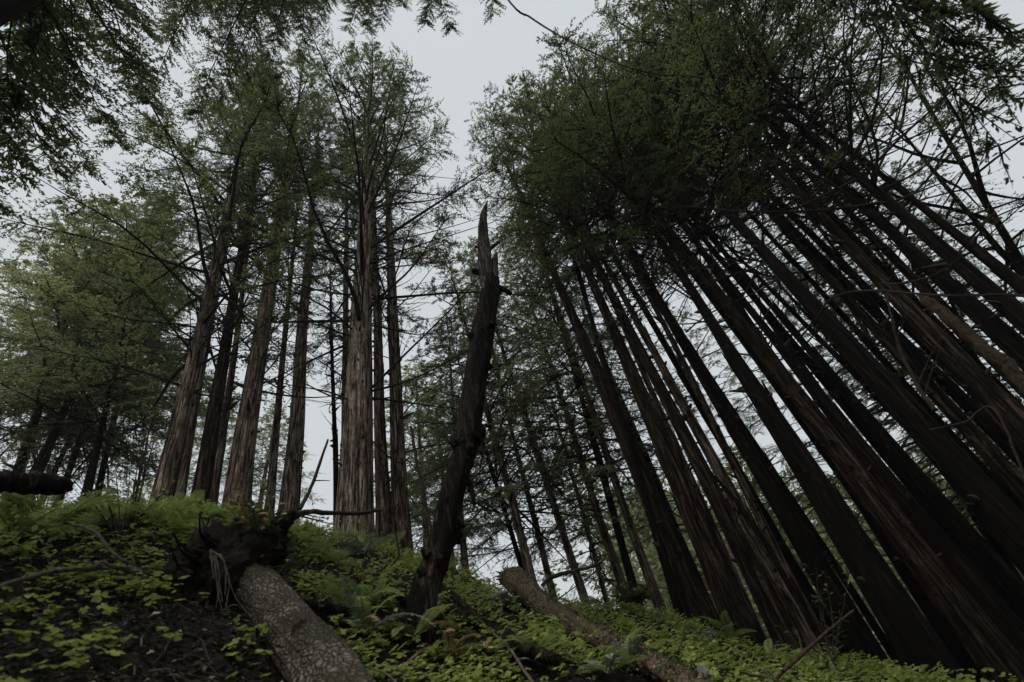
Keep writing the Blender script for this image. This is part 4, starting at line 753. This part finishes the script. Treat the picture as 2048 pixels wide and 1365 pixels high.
shrub('sapling', 'thin twiggy sapling with small yellowish leaves above the left ferns', stemset(240, 1085, 4.2, [(205, 960, 4.3), (230, 930, 4.4), (215, 1000, 4.2), (260, 940, 4.4), (290, 985, 4.3), (120, 930, 4.2), (355, 960, 4.4)]), 'shrub', .05, .02, 10, 8, 'tree', 'amber', .007, .3)
shrub('sapling', 'small-leaved sprig in the bright gap left of the central trunk', stemset(640, 1110, 4.6, [(625, 1010, 4.7), (640, 1030, 4.7), (655, 1050, 4.7), (615, 1050, 4.6), (668, 1075, 4.6)]), 'shrub', .04, .018, 11, 10, 'tree', 'amber', .005, .2)

shrub('ridge_bush', 'small light green bush on the ridge at the foot of the dim sprigged trunk', stemset(400, 1055, 5.2, [(372, 1012, 5.3), (395, 1000, 5.3), (420, 1010, 5.3), (440, 1022, 5.2), (355, 1030, 5.2), (410, 1020, 5.0)]), 'fern', .05, .03, 21, 34)
shrub('ridge_bush', 'light green bush on the ridge below the leftmost dark redwood', stemset(310, 1060, 5.0, [(280, 1015, 5.1), (300, 1005, 5.1), (325, 1012, 5.1), (345, 1028, 5.0), (262, 1035, 5.0)]), 'fern', .05, .03, 22, 34)
shrub('ridge_bush', 'low leafy bush on the crest between the root plate and the central trunk', stemset(640, 1110, 4.8, [(605, 1070, 4.9), (630, 1055, 5.0), (660, 1066, 5.0), (590, 1090, 4.8), (680, 1085, 4.9)]), 'fern', .045, .028, 23, 34)
shrub('ridge_bush', 'leafy bush against the skyline at the right foot of the central group', stemset(835, 1145, 5.4, [(815, 1100, 5.5), (840, 1095, 5.5), (862, 1112, 5.5), (805, 1120, 5.4)]), 'fern', .045, .028, 24, 30)
# rocks
def rock(label, px, py, s, seed):
    rng = np.random.default_rng(seed); bpy_verts = []; g = Geo(); nu, nv = 22, 14
    U, V = np.meshgrid(np.linspace(0, 2 * np.pi, nu, endpoint=False), np.linspace(.03, np.pi - .03, nv), indexing='ij'); ph = rng.uniform(0, 6, 6)
    k = 1 + .14 * np.sin(2 * U + 3 * V + ph[0]) + .10 * np.sin(4 * U - 3 * V + ph[1]) + .06 * np.sin(7 * U + 6 * V + ph[2]) + rng.normal(0, .02, U.shape)
    pt = np.stack([k * s[0] * np.cos(U) * np.sin(V), k * s[1] * np.sin(U) * np.sin(V), k * s[2] * np.cos(V)], -1); i = np.arange(nu)[:, None]; j = np.arange(nv - 1)[None]; i2 = (i + 1) % nu
    g.add(pt.reshape(-1, 3), np.stack([i * nv + j, i2 * nv + j, i2 * nv + j + 1, i * nv + j + 1], -1).reshape(-1, 4))
    tag(obj('rock', (g, M['rock'], True), loc=tuple(G(px, py, s[2] * .25))), label, 'rock')
rock('flat grey rock poking out of the sorrel left of the mossy log', 992, 1207, (.16, .12, .06), 3)
rock('small pale stone at the bottom edge right of the mossy log', 1412, 1356, (.035, .035, .04), 4)

# ------------------------------------------------------------------ ground cover
def off_logs(x, y, k=1.0):                   # nothing sprouts through the logs
    ok = np.ones(len(x), bool)
    for p, r in LOGS:
        for q, rr_ in zip(p[::2], r[::2]): ok &= (x - q[0]) ** 2 + (y - q[1]) ** 2 > (rr_ * k) ** 2
    return ok
def sorrel():
    rng = np.random.default_rng(17); n = 66000
    a = np.radians(rng.uniform(-62, 30, n)); r = np.sqrt(rng.uniform(1.5 ** 2, 7.6 ** 2, n)); x, y = r * np.sin(a), r * np.cos(a); deg = np.degrees(a)
    clump = bumps(x * 1.0, y * 1.0, 5.0) + .6 * bumps(x, y, 13.0)
    el = np.degrees(np.arctan2(ground(x, y), r))
    left = np.clip((-27 - deg) / 6, 0, 1) * np.clip((25.0 - el) / 2.5, 0, 1)       # the bare dark bank under the root plate
    thr = .10 + left * .50 + np.clip((deg - 10) / 20, 0, 1) * .1
    k = ((clump + rng.normal(0, .25, n)) > thr) & off_logs(x, y, 1.25); x, y, r, a, left = x[k], y[k], r[k], a[k], left[k]; n = len(x)
    z = ground(x, y) + rng.uniform(.01, .17, n) * rng.uniform(.3, 1, n) + .03 * left
    c = np.stack([x, y, z], -1); size = rng.uniform(.011, .030, n) * (1 + .1 * left); rot = rng.uniform(0, 6.28, n)
    N = nrm(np.array([0, 0, 1.]) + rng.normal(0, .28, (n, 3)) + np.stack([-np.sin(a), -np.cos(a), 0 * a], -1) * .25); A1 = nrm(np.cross(N, rng.normal(0, 1, (n, 3)))); B1 = np.cross(N, A1)
    tint = np.clip(.45 + .22 * rng.normal(0, 1, n) + .15 * bumps(x, y, 2.0), 0, 1)
    g = Geo(); prof = np.array([[0, 0, 0], [.52, .50, .10], [.44, .98, .04], [0, .80, -.10], [-.44, .98, .04], [-.52, .50, .10]])
    for j in range(3):
        th = rot + j * 2.094; f = A1 * np.cos(th)[:, None] + B1 * np.sin(th)[:, None]; s = np.cross(N, f)
        V = c[:, None] + (s[:, None] * prof[None, :, 0:1] + f[:, None] * prof[None, :, 1:2] + N[:, None] * (prof[None, :, 2:3] - .18 * prof[None, :, 1:2])) * size[:, None, None]
        b = np.arange(n)[:, None] * 6
        g.add(V.reshape(-1, 3), np.concatenate([b + np.array([0, 1, 2, 3]), b + np.array([0, 3, 4, 5])]), 0, np.concatenate([tint, tint]))
    tag(obj('ground_cover', (g, M['sorrel'])), 'carpet of three-leaved green sorrel covering the slope', 'plants', kind='stuff')
    # broader low leaves mixed in toward the crest
    n = 22000; a = np.radians(rng.uniform(-60, 26, n)); r = rng.uniform(3.2, 7.2, n); x, y = r * np.sin(a), r * np.cos(a); el = np.degrees(np.arctan2(ground(x, y), r)); deg = np.degrees(a)
    k = (bumps(x, y, 3.3) + .5 * bumps(x + 5, y, 9) + rng.normal(0, .2, n) > .4) & off_logs(x, y, 1.4) & ~((deg < -29) & (el < 24)); x, y, a = x[k], y[k], a[k]; n = len(x)
    hgt = rng.uniform(.02, .30, n) * rng.uniform(.3, 1, n) * np.clip(1.2 - np.clip(np.degrees(a) + 20, 0, 40) / 60, .4, 1); p = np.stack([x, y, ground(x, y) + hgt], -1); th = rng.uniform(0, 6.28, n)
    d = nrm(np.stack([np.cos(th), np.sin(th), rng.normal(-.1, .35, n)], -1)); N = nrm(np.array([0, 0, 1.]) + rng.normal(0, .4, (n, 3)))
    g = Geo(); g.leaves(p, d, N, rng.uniform(.025, .07, n), rng.uniform(.015, .04, n), 0, np.clip(rng.normal(.5, .25, n), 0, 1), .15)
    tag(obj('undergrowth', (g, M['fern'])), 'mixed low broad-leaved undergrowth along the bank top and slope', 'plants', kind='stuff')
    # dry leaves, bark crumbs and needles
    n = 26000; a = np.radians(rng.uniform(-60, 28, n)); a = np.where(rng.random(n) < .5, np.radians(rng.uniform(-58, -26, n)), a); r = np.sqrt(rng.uniform(1.4 ** 2, 4.6 ** 2, n)); x, y = r * np.sin(a), r * np.cos(a); p = np.stack([x, y, ground(x, y) + rng.uniform(.003, .02, n)], -1); th = rng.uniform(0, 6.28, n)
    d = nrm(np.stack([np.cos(th), np.sin(th), rng.normal(0, .35, n)], -1)); N = nrm(np.array([0, 0, 1.]) + rng.normal(0, .5, (n, 3)))
    g = Geo(); g.leaves(p, d, N, rng.uniform(.012, .05, n), rng.uniform(.006, .022, n), 0, rng.random(n) ** 3.5, .25)
    for _ in range(900):
        q = p[rng.integers(n)] + [0, 0, .01]; t = rng.uniform(0, 6.28); l = rng.uniform(.04, .22); d1 = np.array([math.cos(t), math.sin(t), 0]) * l; m = q + d1 * .5 + rng.normal(0, .012, 3); e = q + d1
        m[2] = ground(m[0], m[1]) + rng.uniform(.01, .04); e[2] = ground(e[0], e[1]) + .012; k = rng.uniform(.0012, .0035); g.tube([q, m, e], [k, k, k * .5], 4, 0, rng.uniform(.1, .6), cap=False)
    tag(obj('leaf_litter', (g, M['litter'])), 'dry brown leaves and needle twigs scattered on the dark bank', 'litter', kind='stuff')
sorrel()
print('faces', sum(len(m.polygons) for m in bpy.data.meshes))

# ------------------------------------------------------------------ damp forest air
def haze():
    g = Geo(); x0, x1, y0, y1, z0, z1 = -110, 110, -30, 120, -12, 62
    v = [[x, y, z] for x in (x0, x1) for y in (y0, y1) for z in (z0, z1)]
    g.add(v, [[0, 1, 3, 2], [4, 6, 7, 5], [0, 4, 5, 1], [2, 3, 7, 6], [0, 2, 6, 4], [1, 5, 7, 3]])
    m = bpy.data.materials.new('damp_air'); m.use_nodes = True; t = m.node_tree; t.nodes.clear()
    o = t.nodes.new('ShaderNodeOutputMaterial'); p = t.nodes.new('ShaderNodeVolumePrincipled'); p.inputs['Density'].default_value = HAZE; p.inputs['Color'].default_value = (.9, .93, .95, 1); p.inputs['Anisotropy'].default_value = .2
    t.links.new(p.outputs[0], o.inputs['Volume']); tag(obj('haze', (g, m)), kind='stuff')
HAZE = 0.0007
haze()
